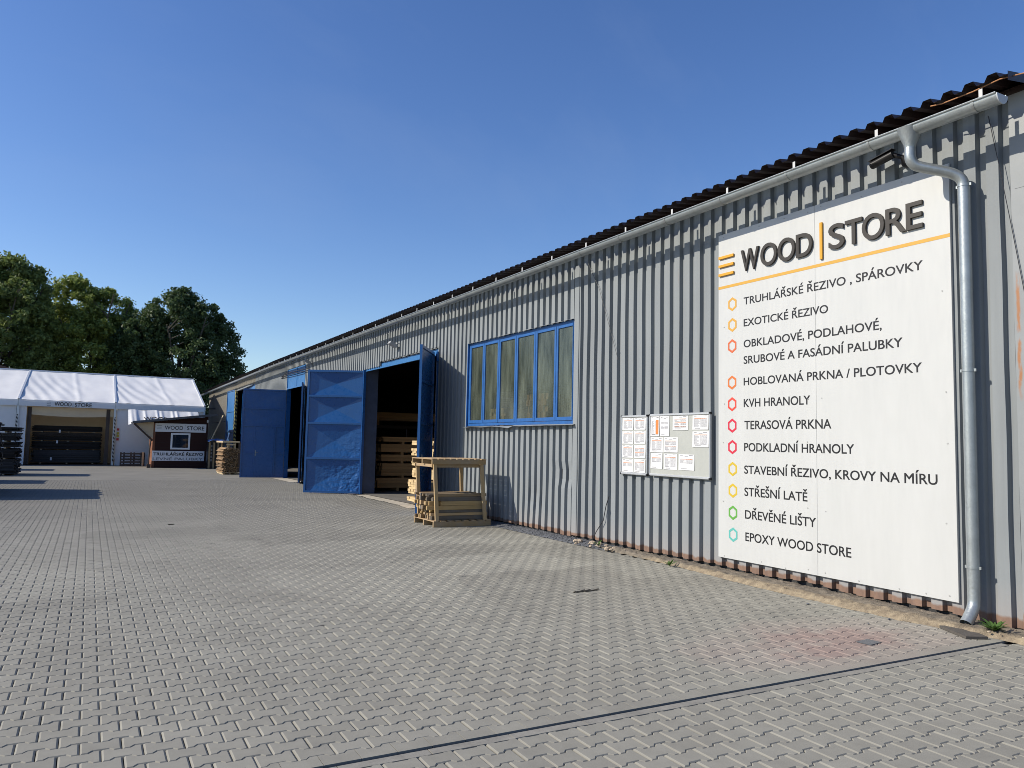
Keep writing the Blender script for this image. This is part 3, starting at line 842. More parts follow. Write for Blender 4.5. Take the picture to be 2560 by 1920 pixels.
# beaded front lip
mb.tube([(GX - 0.088, yy, eave(yy) + 0.006) for yy in ys], 0.010, 8, caps=False)
gutter = mb.build('gutter', 'zinc', hall, smooth=True)
mb = MB(); mb.prism([(GX + 0.089 * math.cos(a), eave(4) + 0.089 * math.sin(a)) for a in np.linspace(math.pi, 2 * math.pi, 15)], 'Y', 3.868, 3.879); mb.build('end_cap', 'plastic_pale', gutter)
yb = 4.106; i = 0
while yb < 61:
    if yb < 40:
        mb = MB(); yy = yb
        pts = [(GX + (GR + 0.005) * math.cos(a), (GR + 0.005) * math.sin(a)) for a in np.linspace(math.pi, 2 * math.pi, 13)]
        mb.add([(x, yy + d, eave(yy) + z) for d in (-0.014, 0.014) for x, z in pts], [(k, k + 1, 13 + k + 1, 13 + k) for k in range(12)])
        mb.build('gutter_band', 'zincband', gutter, smooth=True)
        mb = MB(); mb.box(GX + 0.070, GX + 0.075, yy - 0.018, yy + 0.018, eave(yy) - 0.02, eave(yy) + 0.165); mb.build('gutter_strap', 'white_strap', gutter)
    yb += 1.117

# downpipe with outlet cone, swan neck and shoe
dp = MB(); zt = eave(4.8)
dp.tube([(GX, 4.79, zt + 0.0), (GX, 4.79, zt - 0.03), (GX, 4.79, zt - 0.16), (GX, 4.79, zt - 0.20)], [0.125, 0.115, 0.062, 0.055], 18)
pts = [Vector((GX, 4.79, zt - 0.19)), Vector((GX, 4.79, zt - 0.30)), Vector((-0.43, 4.775, zt - 0.365)), Vector((-0.38, 4.73, zt - 0.405)), Vector((-0.22, 4.57, zt - 0.475)), Vector((-0.15, 4.50, zt - 0.52)), Vector((-0.115, 4.462, zt - 0.58)), Vector((-0.105, 4.452, zt - 0.66))]
sm = []
for k in range(len(pts) - 1):
    p0, p1, p2, p3 = pts[max(k - 1, 0)], pts[k], pts[k + 1], pts[min(k + 2, len(pts) - 1)]
    for s in np.arange(0, 1, 0.2):
        sm.append(0.5 * ((2 * p1) + (-p0 + p2) * s + (2 * p0 - 5 * p1 + 4 * p2 - p3) * s * s + (-p0 + 3 * p1 - 3 * p2 + p3) * s ** 3))
sm.append(pts[-1]); dp.tube(sm, 0.054, 18)
downspout = dp.build('downspout', 'zinc', hall, smooth=True)
mb = MB(); mb.tube([(-0.105, 4.452, zt - 0.62), (-0.105, 4.452, 0.36)], 0.0575, 20)
mb.build('pipe', 'zinc', downspout, smooth=True)
mb = MB()
mb.tube([(-0.105, 4.452, 0.40), (-0.105, 4.452, 0.25), (-0.112, 4.452, 0.20), (-0.135, 4.450, 0.155), (-0.19, 4.448, 0.095), (-0.26, 4.445, 0.03)], 0.0565, 20, caps=False)
mb.tube([(-0.258, 4.445, 0.032), (-0.19, 4.448, 0.095), (-0.135, 4.450, 0.155)], 0.0535, 20, caps=False)
mb.build('shoe', 'zinc', downspout, smooth=True)
for zc in (4.355, 2.478, 0.555):
    mb = MB(); mb.tube([(-0.105, 4.452, zc - 0.012), (-0.105, 4.452, zc + 0.012)], 0.062, 20)
    mb.box(-0.115, -0.095, 4.375, 4.395, zc - 0.014, zc + 0.014); mb.box(-0.115, -0.095, 4.508, 4.528, zc - 0.014, zc + 0.014); mb.box(-0.06, 0.0, 4.446, 4.458, zc - 0.01, zc + 0.01)
    mb.build('pipe_clamp', 'zinc', downspout, smooth=True)

# window: six blue frames with dusty wired panes
win = thing('window', (0, 0, 0), None, None); win.parent = hall; win.location = (0, -24, 0)
del_keys = [k for k in win.keys()]
mb = MB()
WY0, WY1, WZ0, WZ1 = 11.715, 16.18, 2.05, 3.975
mb.box(0.012, 0.10, WY0, WY1, WZ1 - 0.055, WZ1); mb.box(0.012, 0.10, WY0, WY1, WZ0, WZ0 + 0.055)
mb.box(0.010, 0.10, WY1 - 0.05, WY1, WZ0 + 0.055, WZ1 - 0.055); mb.box(0.010, 0.10, WY0, WY0 + 0.03, WZ0 + 0.055, WZ1 - 0.055)
mb.box(-0.03, 0.10, WY1 + 0.002, WY1 + 0.03, WZ0 - 0.02, WZ1 + 0.01)
mb.build('frame', 'blue_frame', win)
edges = [WY0 + 0.03, 12.335, 13.111, 13.901, 14.676, 15.405, WY1 - 0.05]
for k in range(6):
    a, b2 = edges[k], edges[k + 1]
    a2, bb = a + 0.006, b2 - 0.006; mb = MB(); z0, z1 = WZ0 + 0.06, WZ1 - 0.06
    fw = 0.062
    lo_w = 0.02 if k == 0 else fw
    mb.bevbox(0.000, 0.05, a2, a2 + lo_w, z0, z1, 0.005); mb.bevbox(0.000, 0.05, bb - fw, bb, z0, z1, 0.005)
    mb.bevbox(0.001, 0.05, a2 + lo_w, bb - fw, z1 - 0.055, z1, 0.005); mb.bevbox(0.001, 0.05, a2 + lo_w, bb - fw, z0, z0 + 0.07, 0.005)
    s = mb.build('sash', 'blue_frame', win)
    mb = MB(); mb.grid(lambda u, v, a2=a2, bb=bb, lo_w=lo_w: (0.022, a2 + lo_w - 0.002 + (bb - fw - a2 - lo_w + 0.004) * u, z0 + 0.066 + (z1 - z0 - 0.118) * v), 2, 4); mb.build('pane', 'wired_glass', s)
# sheet-metal flashings, bent
mb = MB()
def fl(u, v):
    y = 11.62 + 2.30 * u; x = 0.005 - 0.105 * v - 0.012 * noise.noise((y * 2, 0, 0)); z = 2.048 - 0.028 * v + 0.012 * noise.noise((y * 3, v, 4)) * v
    return (x, y, z)
mb.grid(fl, 40, 4)
def fl2(u, v):
    y = 13.97 + 2.31 * u; x = 0.005 - 0.125 * v; z = 2.036 - 0.022 * v + 0.014 * noise.noise((y * 2.2, v, 8)) * v - 0.035 * v * max(0, 1 - u * 6)
    return (x, y, z)
mb.grid(fl2, 40, 4)
mb.build('sill_flashing', 'clad', win, smooth=True)
mb = MB()
mb.grid(lambda u, v: (0.0 - 0.055 * v, 11.70 + 4.50 * u, 3.992 - 0.02 * v + 0.008 * noise.noise((u * 9, v, 2))), 50, 3); mb.build('head_flashing', 'clad', win, smooth=True)


# ---------------- blue doors
def leaf_frame(hinge, outer, z0, z1, t=0.05):
    """local frame of a door leaf: u along hinge->outer, n out of the leaf"""
    h = Vector((hinge[0], hinge[1], 0)); o = Vector((outer[0], outer[1], 0)); d = (o - h); wdt = d.length; d.normalize()
    n = Vector((-d.y, d.x, 0))
    def P(u, z, k): q = h + d * u + n * k; return (q.x, q.y, z)
    return P, wdt, n


def lbox(mb, P, u0, u1, z0, z1, k0, k1, skew=None):
    vs = [P(u, z, k) for u in (u0, u1) for z in (z0, z1) for k in (k0, k1)]
    mb.add(vs, [(0, 1, 3, 2), (4, 6, 7, 5), (0, 4, 5, 1), (2, 3, 7, 6), (0, 2, 6, 4), (1, 5, 7, 3)])


def panelled_leaf(hinge, outer, z0, z1, rails, mat, crease=0.035, dents=True, label=None, sgn=1):
    P, wd, n = leaf_frame(hinge, outer, z0, z1)
    mb = MB(); fw = 0.065
    lbox(mb, P, 0, fw, z0, z1, -0.03, 0.03); lbox(mb, P, wd - fw, wd, z0, z1, -0.03, 0.03)
    hs = [z0] + rails + [z1]
    lbox(mb, P, fw, wd - fw, z0, z0 + fw, -0.03, 0.0295); lbox(mb, P, fw, wd - fw, z1 - fw, z1, -0.03, 0.0295)
    for r in rails: lbox(mb, P, fw, wd - fw, r - 0.03, r + 0.03, -0.03, 0.0292)
    d = mb.build('door', mat, hall)
    for i in range(len(hs) - 1):
        a = hs[i] + (fw if i == 0 else 0.03); c = hs[i + 1] - (fw if i == len(hs) - 2 else 0.03)
        mb = MB()
        def f(u, v, a=a, c=c, i=i):
            uu = fw + (wd - 2 * fw) * u; z = a + (c - a) * v
            e = min(u, 1 - u, v, 1 - v) * 2
            k = sgn * (-0.005 - crease * e)
            if dents:
                lowness = max(0, 1 - (z - z0) / 2.3); near = max(0.0, 1 - u * 1.15) ** 0.8
                amp = lowness * near
                q = noise.noise((u * 5, z * 3.2, i * 3.1)); q2 = noise.noise((u * 13, z * 9, 4)); q3 = noise.noise((u * 27, z * 19, 9))
                k += amp * (0.040 * abs(q) + 0.022 * q2 + 0.012 * q3) + 0.004 * noise.noise((u * 3, z * 2, 7))
            return P(uu, z, k)
        mb.grid(f, 80, 50)
        mb.build('panel', mat, d)
    if label: d['label'] = label
    return d, P, wd


# first doorway: near leaf (edge-on), far leaf with creased panels
d, P, wd = panelled_leaf((-0.085, 18.10), (-0.985, 16.74), -0.01, 3.95, [1.05, 2.1, 3.1], MAT['blue'], 0.02, False, 'blue door leaf folded back, seen almost edge-on, padlock hanging on it')
mb = MB(); lbox(mb, P, wd - 0.30, wd - 0.26, 1.30, 1.36, 0.02, 0.05); mb.build('hasp', 'zinc', d)
P_A = P; wd_A = wd
d, P, wd = panelled_leaf((0.03, 24.08), (-1.58, 25.0), gz(24) + 0.02, 3.93, [1.07, 2.20, 3.08], MAT['blue'], 0.075, True, 'blue door leaf of four creased and badly dented panels')
mb = MB()
mb.box(0.05, 0.50, 24.12, 24.30, gz(24), 4.1); mb.build('door_post', 'blue_slate', hall)
mb = MB(); mb.box(-0.02, 0.06, 24.04, 24.11, gz(24), 3.95); mb.build('door_post', 'blue', hall)
mb = MB(); mb.box(-0.03, 0.05, 17.99, 18.05, gz(18), 3.97); mb.box(-0.06, -0.01, 17.95, 18.03, 3.72, 3.97); mb.build('door_post', 'blue', hall)
mb = MB(); mb.box(0.045, 0.10, 18.05, 24.1, 3.90, 4.065); mb.build('lintel', 'blue_sunlit', hall)
mb = MB(); mb.grid(lambda u, v: (-0.012 + 0.05 * v, 18.0 + 4.55 * u, 4.10 - 0.03 * (1 - v) + 0.012 * noise.noise((u * 12, v, 1))), 40, 3); mb.build('lintel_flashing', 'clad', hall, smooth=True)


# second doorway: far leaf with wicket door, near leaf edge-on, panel above
def wicket_leaf(hinge, outer, z0, z1):
    P, wd, n = leaf_frame(hinge, outer, z0, z1); mb = MB(); fw = 0.06
    lbox(mb, P, 0, fw, z0, z1, -0.03, 0.03); lbox(mb, P, wd - fw, wd, z0, z1, -0.03, 0.03)
    lbox(mb, P, fw, wd - fw, z0, z0 + fw, -0.03, 0.0295); lbox(mb, P, fw, wd - fw, z1 - fw, z1, -0.03, 0.0295)
    for r in (2.22, 3.0): lbox(mb, P, fw, wd - fw, r - 0.028, r + 0.028, -0.03, 0.029)
    for u in (0.42, 1.28): lbox(mb, P, u - 0.03, u + 0.03, z0 + fw, 2.19, -0.03, 0.0285)
    for (u0, u1) in ((fw, 0.39), (1.31, wd - fw)): lbox(mb, P, u0, u1, 0.98, 1.03, -0.03, 0.0285)
    lbox(mb, P, 0.03, wd - 0.03, z0 + 0.02, z1 - 0.02, -0.028, -0.022)
    d = mb.build('door', 'blue', hall)
    d['label'] = 'dark blue door leaf with a smaller wicket door let into it'
    mb = MB(); mb.grid(lambda u, v: P(fw + (wd - 2 * fw) * u, 2.25 + (2.72 - 0.0) * 0.265 * v, -0.005 - 0.02 * min(u, 1 - u, v, 1 - v)), 30, 20)
    mb.grid(lambda u, v: P(fw + (wd - 2 * fw) * u, 3.03 + (z1 - fw - 3.03) * v, -0.005 - 0.03 * min(u, 1 - u, v, 1 - v)), 30, 20)
    mb.grid(lambda u, v: P(fw + (0.39 - fw) * u, z0 + fw + (2.19 - z0 - fw) * v, -0.01), 2, 2); mb.grid(lambda u, v: P(1.31 + (wd - fw - 1.31) * u, z0 + fw + (2.19 - z0 - fw) * v, -0.01), 2, 2)
    mb.build('panel', 'blue', d, smooth='all')
    mb = MB()
    lbox(mb, P, 0.455, 0.505, z0 + 0.08, 2.17, -0.01, 0.036); lbox(mb, P, 1.195, 1.245, z0 + 0.08, 2.17, -0.01, 0.036)
    lbox(mb, P, 0.505, 1.195, 2.12, 2.17, -0.01, 0.0355); lbox(mb, P, 0.505, 1.195, z0 + 0.08, z0 + 0.13, -0.01, 0.0355); lbox(mb, P, 0.505, 1.195, 0.98, 1.03, -0.01, 0.0355)
    lbox(mb, P, 0.505, 1.195, z0 + 0.13, 0.98, -0.005, 0.031); lbox(mb, P, 0.505, 1.195, 1.03, 2.12, -0.005, 0.031)
    mb.build('wicket_door', 'blue', d)
    mb = MB(); lbox(mb, P, 1.205, 1.235, 0.88, 1.14, 0.036, 0.045); mb.tube([P(1.22, 1.05, 0.045), P(1.22, 1.05, 0.09), P(1.12, 1.05, 0.09)], 0.011, 8); mb.build('handle', 'zinc', d)
    return d


wicket_leaf((0.0, 35.34), (-1.82, 35.60), gz(35) + 0.015, 3.87)
d, P, wd = panelled_leaf((-0.02, 31.98), (-0.50, 30.25), gz(31) + 0.05, 3.90, [1.05, 2.1, 3.1], MAT['blue'], 0.02, False, 'blue door leaf standing edge-on beside the second doorway')
mb = MB(); mb.box(0.03, 0.06, 32.0, 35.28, 3.95, 4.79); tp = mb.build('transom_panel', 'blue_sunlit', hall)
mb = MB(); mb.box(0.015, 0.031, 33.5, 33.52, 3.96, 4.78); mb.box(0.0, 0.031, 31.99, 32.04, 3.9, 4.80); mb.box(0.0, 0.031, 35.24, 35.30, 3.9, 4.80); mb.box(0.005, 0.031, 32.04, 35.24, 3.9, 3.95); mb.build('transom_frame', 'blue_sunlit', tp)
mb = MB(); mb.box(0.02, 0.2, 35.30, 35.36, gz(35), 3.95); mb.build('door_post', 'blue', hall)
mb = MB(); mb.box(0.02, 0.12, 31.95, 32.0, gz(32), 3.95); mb.build('door_post', 'blue', hall)
mb = MB()
for zz in (4.50, 4.58): mb.tube([(-0.06, 31.2, zz - 0.03), (-0.10, 33.0, zz), (-0.10, 35.0, zz + 0.02), (-0.02, 36.4, zz - 0.03)], 0.018, 6)
mb.build('conduit', 'cable', hall)
# third doorway, far off
mb = MB(); mb.box(0.03, 0.07, 42.9, 45.2, 4.25, 4.62); mb.build('transom_panel', 'blue_sunlit', hall)
d, P, wd = panelled_leaf((-0.06, 49.1), (-0.10, 51.75), gz(50) + 0.02, 4.62, [2.05, 3.3], MAT['blue_sunlit'], 0.03, False, 'tall sunlit blue door leaf folded flat against the far wall')
mb = MB(); mb.box(-0.09, 0.03, 48.72, 48.98, gz(49), 4.58); mb.build('hazard_post', 'hazard', hall)
mb = MB(); mb.box(0.25, 2.6, 48.3, 48.4, gz(48), 4.5); dd = mb.build('door', 'blue', hall)
mb = MB(); mb.tube([(0.62, 48.295, 2.42), (0.62, 48.285, 2.42)], 0.13, 16); mb.build('sticker', 'sticker_red', dd)
mb = MB(); mb.tube([(0.0, 43.6, 4.62), (-0.12, 45.6, 4.52), (-0.10, 48.2, 4.50)], 0.05, 8); mb.build('door_rail', 'zinc', hall)
mb = MB(); mb.tube([(0.0, 52.9, 2.72), (-0.75, 53.2, 2.60)], 0.02, 6); mb.tube([(0.0, 57.8, 3.70), (-0.5, 57.8, 3.66)], 0.04, 6); mb.build('wall_bracket', 'cable', hall)

# ------------------------------------------------------------------ things on the wall
sign = thing('store_sign', (-0.035, 6.3, 0.17), 'large white warehouse sign board listing timber products under brown raised letters', 'sign')
S0 = -0.022
for a, b2 in ((4.646, 6.3325), (6.3342, 7.981)):
    mb = MB(); mb.bevbox(-0.034, -0.003, a, b2, 0.172, 4.665, 0.002); mb.build('panel', 'white_panel', sign)
XS = -0.0345
for s, y0, y1, z0, z1 in (('TRUHLÁŘSKÉ ŘEZIVO , SPÁROVKY', 7.502, 4.952, 3.603, 3.701), ('EXOTICKÉ ŘEZIVO', 7.503, 6.151, 3.307, 3.403), ('OBKLADOVÉ, PODLAHOVÉ,', 7.504, 5.446, 3.019, 3.118),
                          ('SRUBOVÉ A FASÁDNÍ PALUBKY', 7.505, 5.20, 2.798, 2.898), ('HOBLOVANÁ PRKNA / PLOTOVKY', 7.505, 4.985, 2.507, 2.607), ('KVH HRANOLY', 7.505, 6.425, 2.215, 2.322),
                          ('TERASOVÁ PRKNA', 7.494, 6.124, 1.918, 2.028), ('PODKLADNÍ HRANOLY', 7.498, 5.82, 1.626, 1.733), ('STAVEBNÍ ŘEZIVO, KROVY NA MÍRU', 7.498, 4.839, 1.329, 1.434),
                          ('STŘEŠNÍ LATĚ', 7.496, 6.477, 1.036, 1.143), ('DŘEVĚNÉ LIŠTY', 7.485, 6.355, 0.738, 0.847), ('EPOXY WOOD STORE', 7.48, 5.873, 0.446, 0.555)):
    mb = MB(); put_text(mb, s, (XS, y0, z0), WALL, y0 - y1, z1 - z0, 0.0, 0.0012, heavy=0.0018); mb.build('text_line', 'black_vinyl', sign)
for (yc, zc), c in zip(((7.714, 3.644), (7.714, 3.355), (7.718, 3.061), (7.721, 2.558), (7.720, 2.261), (7.718, 1.968), (7.715, 1.677), (7.711, 1.38), (7.708, 1.089), (7.706, 0.792), (7.703, 0.5)),
                       ('hex_amber', 'hex_amber', 'hex_orange', 'hex_orange2', 'hex_red', 'hex_crimson', 'hex_crimson', 'hex_yellow', 'hex_yellow', 'hex_green', 'hex_teal')):
    mb = MB(); vs = []
    for R1 in (0.098, 0.064):
        for x in (XS, XS - 0.0012):
            for k in range(6):
                a = math.radians(60 * k + 90); vs.append((x, yc + R1 * 0.90 * math.cos(a) * 1.03, zc + R1 * math.sin(a)))
    fs = []
    for k in range(6):
        j = (k + 1) % 6
        fs += [(6 + k, 6 + j, 18 + j, 18 + k), (k, j, 6 + j, 6 + k), (12 + k, 18 + k, 18 + j, 12 + j)]
    mb.add(vs, fs); mb.build('bullet', c, sign)
for zc in (4.328, 4.208, 4.083):
    mb = MB(); mb.bevbox(-0.062, -0.036, 7.674, 7.957, zc - 0.019, zc + 0.019, 0.003); mb.build('logo_bar', 'amber3d', sign)
mb = MB(); mb.bevbox(-0.060, -0.036, 6.208, 6.246, 3.968, 4.424, 0.003); mb.build('logo_divider', 'amber3d', sign)
mb = MB(); mb.box(XS - 0.0012, XS, 4.648, 7.980, 3.886, 3.925); mb.build('rule', 'amber', sign)
CH = 0.287
for chs, y_left, y_right, ws in (('WOOD', 7.530, 6.352, None), ('STORE', 6.113, 4.925, None)):
    adv = {'W': 1.17, 'O': 0.98, 'D': 0.90, 'S': 0.76, 'T': 0.74, 'R': 0.80, 'E': 0.66}
    wd_ = {'W': 1.06, 'O': 0.92, 'D': 0.82, 'S': 0.72, 'T': 0.74, 'R': 0.78, 'E': 0.62}
    tot = sum(adv[c] for c in chs[:-1]) + wd_[chs[-1]]; k = (y_left - y_right) / tot; y = y_left
    for c in chs:
        mb = MB(); put_text(mb, c, (-0.037, y, 4.06), WALL, wd_[c] * k, CH, 0.010, 0.028); mb.build('letter', 'brown_letter', sign); y -= adv[c] * k
mb = MB(); mb.tube([(-0.0345, 0, 0), (-0.037, 0, 0)], 0.0085, 10)
sc = mb.build('screw', 'screw', None); scm = sc.data; bpy.data.objects.remove(sc)
for yy, zz in [(y, z) for z in (4.62, 3.35, 2.28, 1.75, 0.95, 0.21) for y in (7.86, 6.45, 6.24, 4.74)] + [(7.2, 0.21), (6.8, 0.2), (5.8, 0.21), (5.3, 0.2), (5.0, 0.205), (7.2, 4.62), (6.8, 4.62), (5.7, 4.61), (5.2, 4.62)]:
    o = bpy.data.objects.new('screw', scm); COL.objects.link(o); o.parent = sign
    o.location = Vector((0, yy + random.uniform(-.03, .03), zz + random.uniform(-.015, .015))) - Vector((0, sign.location.y, sign.location.z)); o.location.x = 0.035

# notice boards
def notice_board(y0, y1, z0, z1, label, back):
    o = thing('notice_board', (-0.01, (y0 + y1) / 2, z0), label, 'notice board', 'notice boards on the grey wall')
    mb = MB(); mb.box(-0.035, -0.008, y0 + 0.02, y1 - 0.02, z0 + 0.02, z1 - 0.02); mb.build('panel', back, o)
    mb = MB(); r = 0.022
    mb.bevbox(-0.05, -0.006, y0, y1, z0, z0 + 0.035, 0.008); mb.bevbox(-0.05, -0.006, y0, y1, z1 - 0.035, z1, 0.008)
    mb.bevbox(-0.049, -0.006, y0, y0 + 0.028, z0 + 0.035, z1 - 0.035, 0.008); mb.bevbox(-0.049, -0.006, y1 - 0.028, y1, z0 + 0.035, z1 - 0.035, 0.008)
    mb.build('frame', 'alu', o)
    for yy in (y0, y1):
        for zz in (z0, z1):
            s1 = 1 if yy == y0 else -1; s2 = 1 if zz == z0 else -1
            mb = MB(); ya, yb2 = sorted((yy - 0.004 * s1, yy + 0.030 * s1)); za, zb2 = sorted((zz - 0.004 * s2, zz + 0.030 * s2))
            mb.bevbox(-0.053, -0.004, ya, yb2, za, zb2, 0.008); mb.build('corner_cap', 'plastic_black', o)
    return o


notice_board(9.527, 10.213, 1.204, 2.158, 'narrow aluminium framed notice board fully covered with price sheets', 'board')
notice_board(8.133, 9.486, 1.211, 2.166, 'wider aluminium framed notice board with grey backing partly bare', 'board')


def sheet(y0, y1, z0, z1, label, style):
    """y0 is the left edge seen from the yard (larger y)"""
    o = MB(); curl = random.uniform(-1, 1)
    def f(u, v): return (-0.038 - 0.004 * (1 - v) ** 2 - 0.003 * abs(curl) * (u if curl > 0 else 1 - u) ** 3, y0 + (y1 - y0) * u, z0 + (z1 - z0) * v)
    o.grid(f, 6, 6)
    p = o.build('price_sheet', 'paper', None, smooth='all', loc=(-0.038, (y0 + y1) / 2, z0))
    tag(p, label, 'paper sheet', 'price sheets on the notice boards')
    w_, h_ = abs(y1 - y0), z1 - z0
    def q(mb, u0, u1, v0, v1):
        def g(u, v): a = f(u, v); return (a[0] - 0.0015, a[1], a[2])
        n_ = 4
        vs = [g(u0 + (u1 - u0) * i / n_, v) for v in (v0, v1) for i in range(n_ + 1)]
        mb.add(vs, [(i, i + 1, n_ + 1 + i + 1, n_ + 1 + i) for i in range(n_)])
    mt = MB(); mo = MB(); ml = MB()
    q(mt, 0.08, 0.26, 0.925, 0.95); q(mt, 0.66, 0.9, 0.925, 0.955); q(mt, 0.38, 0.62, 0.86, 0.88)
    bands = {'table': [(0.18, 0.80)], 'two': [(0.52, 0.78), (0.18, 0.44)], 'three': [(0.62, 0.80), (0.38, 0.54), (0.2, 0.3)], 'text': [(0.60, 0.76), (0.38, 0.54)], 'half': [(0.45, 0.72)], 'side': [(0.10, 0.82)]}[style]
    for b0, b1 in bands:
        if style not in ('text', 'side'): q(mo, 0.12, 0.88, b1 - 0.035, b1)
        rows = max(3, int((b1 - b0) / 0.05))
        for r in range(rows):
            zz = b0 + (b1 - b0 - 0.04) * r / rows; q(ml, 0.12, 0.30 + 0.18 * random.random(), zz, zz + 0.022)
            if style != 'text':
                for c in range(3): q(ml, 0.55 + 0.12 * c, 0.60 + 0.12 * c + 0.03 * random.random(), zz, zz + 0.022)
            else: q(ml, 0.48, 0.86, zz, zz + 0.022)
        if style != 'text':
            for c in (0.12, 0.5, 0.64, 0.76, 0.875): q(mt, c, c + 0.008, b0, b1)
            q(mt, 0.12, 0.883, b0 - 0.01, b0)
    if style == 'side': q(mo, 0.60, 0.90, 0.10, 0.82)
    q(mt, 0.15, 0.55, 0.10, 0.115); q(mt, 0.15, 0.5, 0.065, 0.08)
    mt.build('printed_table', 'ink', p); ml.build('printed_text', 'inklight', p)
    if mo.v: mo.build('printed_header', 'inkorange', p)
    return p


row_names = ('top', 'second', 'third', 'bottom')
styles = ['table', 'table', 'table', 'table', 'table', 'two', 'half', 'table']
zrows = [(1.925, 2.115), (1.70, 1.905), (1.475, 1.68), (1.245, 1.455)]
for r in range(4):
    for c in range(2):
        ya, yb2 = ((10.175, 9.885), (9.865, 9.575))[c]
        sheet(ya, yb2, zrows[r][0], zrows[r][1], '%s price sheet in the %s column of the narrow notice board' % (row_names[r], ('left', 'right')[c]), styles[r * 2 + c])
for (ya, yb2, za, zb), lab, sty in (((9.452, 9.238, 1.822, 2.128), 'tall sheet with an orange right half in the top left corner of wide board', 'side'),
                                    ((9.226, 9.01, 1.822, 2.131), 'tall sheet with two blocks of grey text beside the orange one on wide board', 'text'),
                                    ((8.932, 8.596, 1.912, 2.125), 'sheet with three orange bars standing alone at top middle of wide board', 'three'),
                                    ((8.50, 8.173, 1.918, 2.125), 'table sheet in the top right corner of the wide notice board', 'table'),
                                    ((8.499, 8.168, 1.667, 1.892), 'table sheet directly below the top right corner sheet on wide board', 'table'),
                                    ((9.451, 9.156, 1.574, 1.804), 'small plain table sheet at left of the middle row of wide board', 'table'),
                                    ((9.139, 8.816, 1.58, 1.805), 'sheet with two orange bars in the middle row of wide board', 'two'),
                                    ((9.445, 9.166, 1.325, 1.561), 'bottom row sheet with a thick orange bar, left end of wide board', 'half'),
                                    ((9.132, 8.832, 1.322, 1.559), 'middle sheet of the three along the bottom of wide board', 'table'),
                                    ((8.796, 8.461, 1.326, 1.556), 'right sheet of the three along the bottom of wide board', 'half')):
    sheet(ya, yb2, za, zb, lab, sty)

# security camera under the gutter, floodlights
cam_o = thing('security_camera', (0, 5.13, 4.84), 'black bullet security camera under the gutter above the big sign', 'security camera')
mb = MB(); mb.tube([(-0.13, 5.20, 4.925), (-0.15, 5.45, 4.87)], 0.045, 14); mb.build('body', 'plastic_black', cam_o, smooth=True)
mb = MB(); mb.box(-0.19, -0.11, 5.18, 5.48, 4.940, 4.946, Matrix.Rotation(-0.18, 3, 'X'), (0, 5.33, 4.95)); mb.build('hood', 'plastic_black', cam_o)
mb = MB(); mb.tube([(-0.15, 5.451, 4.869), (-0.151, 5.462, 4.866)], 0.036, 14); mb.build('lens', 'lens', cam_o, smooth=True)
mb = MB(); mb.tube([(0.0, 5.10, 4.83), (-0.05, 5.10, 4.84), (-0.09, 5.12, 4.87), (-0.12, 5.2, 4.915)], [0.07, 0.07, 0.025, 0.025], 14); mb.build('bracket', 'plastic_black', cam_o, smooth=True)
for (y, z, lab) in ((20.95, 4.42, 'small grey floodlight on the wall above the first open doorway'), (30.9, 4.76, 'pale lamp arm on the wall between the first and second doorway')):
    o = thing('floodlight', (0, y, z), lab, 'floodlight', 'small lamps on the warehouse wall')
    mb = MB(); mb.box(-0.30, -0.06, y - 0.09, y + 0.13, z - 0.05, z + 0.03, Matrix.Rotation(0.5, 3, 'Y'), (-0.1, y, z)); mb.build('housing', 'plastic_grey', o)
    mb = MB(); mb.tube([(0, y - 0.1, z + 0.05), (-0.08, y - 0.1, z + 0.06), (-0.14, y - 0.02, z + 0.02)], 0.015, 8); mb.build('bracket', 'plastic_grey', o)

# wires
def wire(pts, r, label, mat='cable'):
    mb = MB(); mb.tube(pts, r, 6); o = mb.build('cable', mat, None, loc=pts[0]); return tag(o, label, 'cable')


wire([(-0.03, 11.27, 4.95), (-0.03, 10.9, 4.4), (-0.03, 10.5, 3.5), (-0.03, 10.33, 3.1)], 0.0035, 'thin dark wire slanting down the wall from gutter beside the window')
wire([(-0.02, 10.55, 0.82), (-0.03, 10.62, 0.65), (-0.04, 10.68, 0.4), (-0.06, 10.85, 0.2), (-0.10, 10.9, 0.06)], 0.007, 'loose grey cable end hanging at the foot of the wall by gravel')
wire([(-0.02, 4.24, 5.02), (-0.02, 4.16, 4.54), (-0.02, 4.06, 3.90), (-0.02, 3.95, 3.16), (-0.02, 3.83, 2.3)], 0.0035, 'thin dark wire running down the smooth end panel beside downpipe')
wire([(-0.36, 4.62, 5.19), (-0.36, 4.50, 5.17), (-0.35, 4.2, 5.175), (-0.34, 3.95, 5.20), (-0.30, 3.7, 5.18), (-0.2, 3.4, 5.1)], 0.006, 'tan orange cable slung along the roof edge above the gutter end', 'cable_orange')

# ------------------------------------------------------------------ timber pallet frame with battens
def rotz(p, c, a):
    ca, sa = math.cos(a), math.sin(a); return (c[0] + (p[0] - c[0]) * ca - (p[1] - c[1]) * sa, c[1] + (p[0] - c[0]) * sa + (p[1] - c[1]) * ca, p[2])


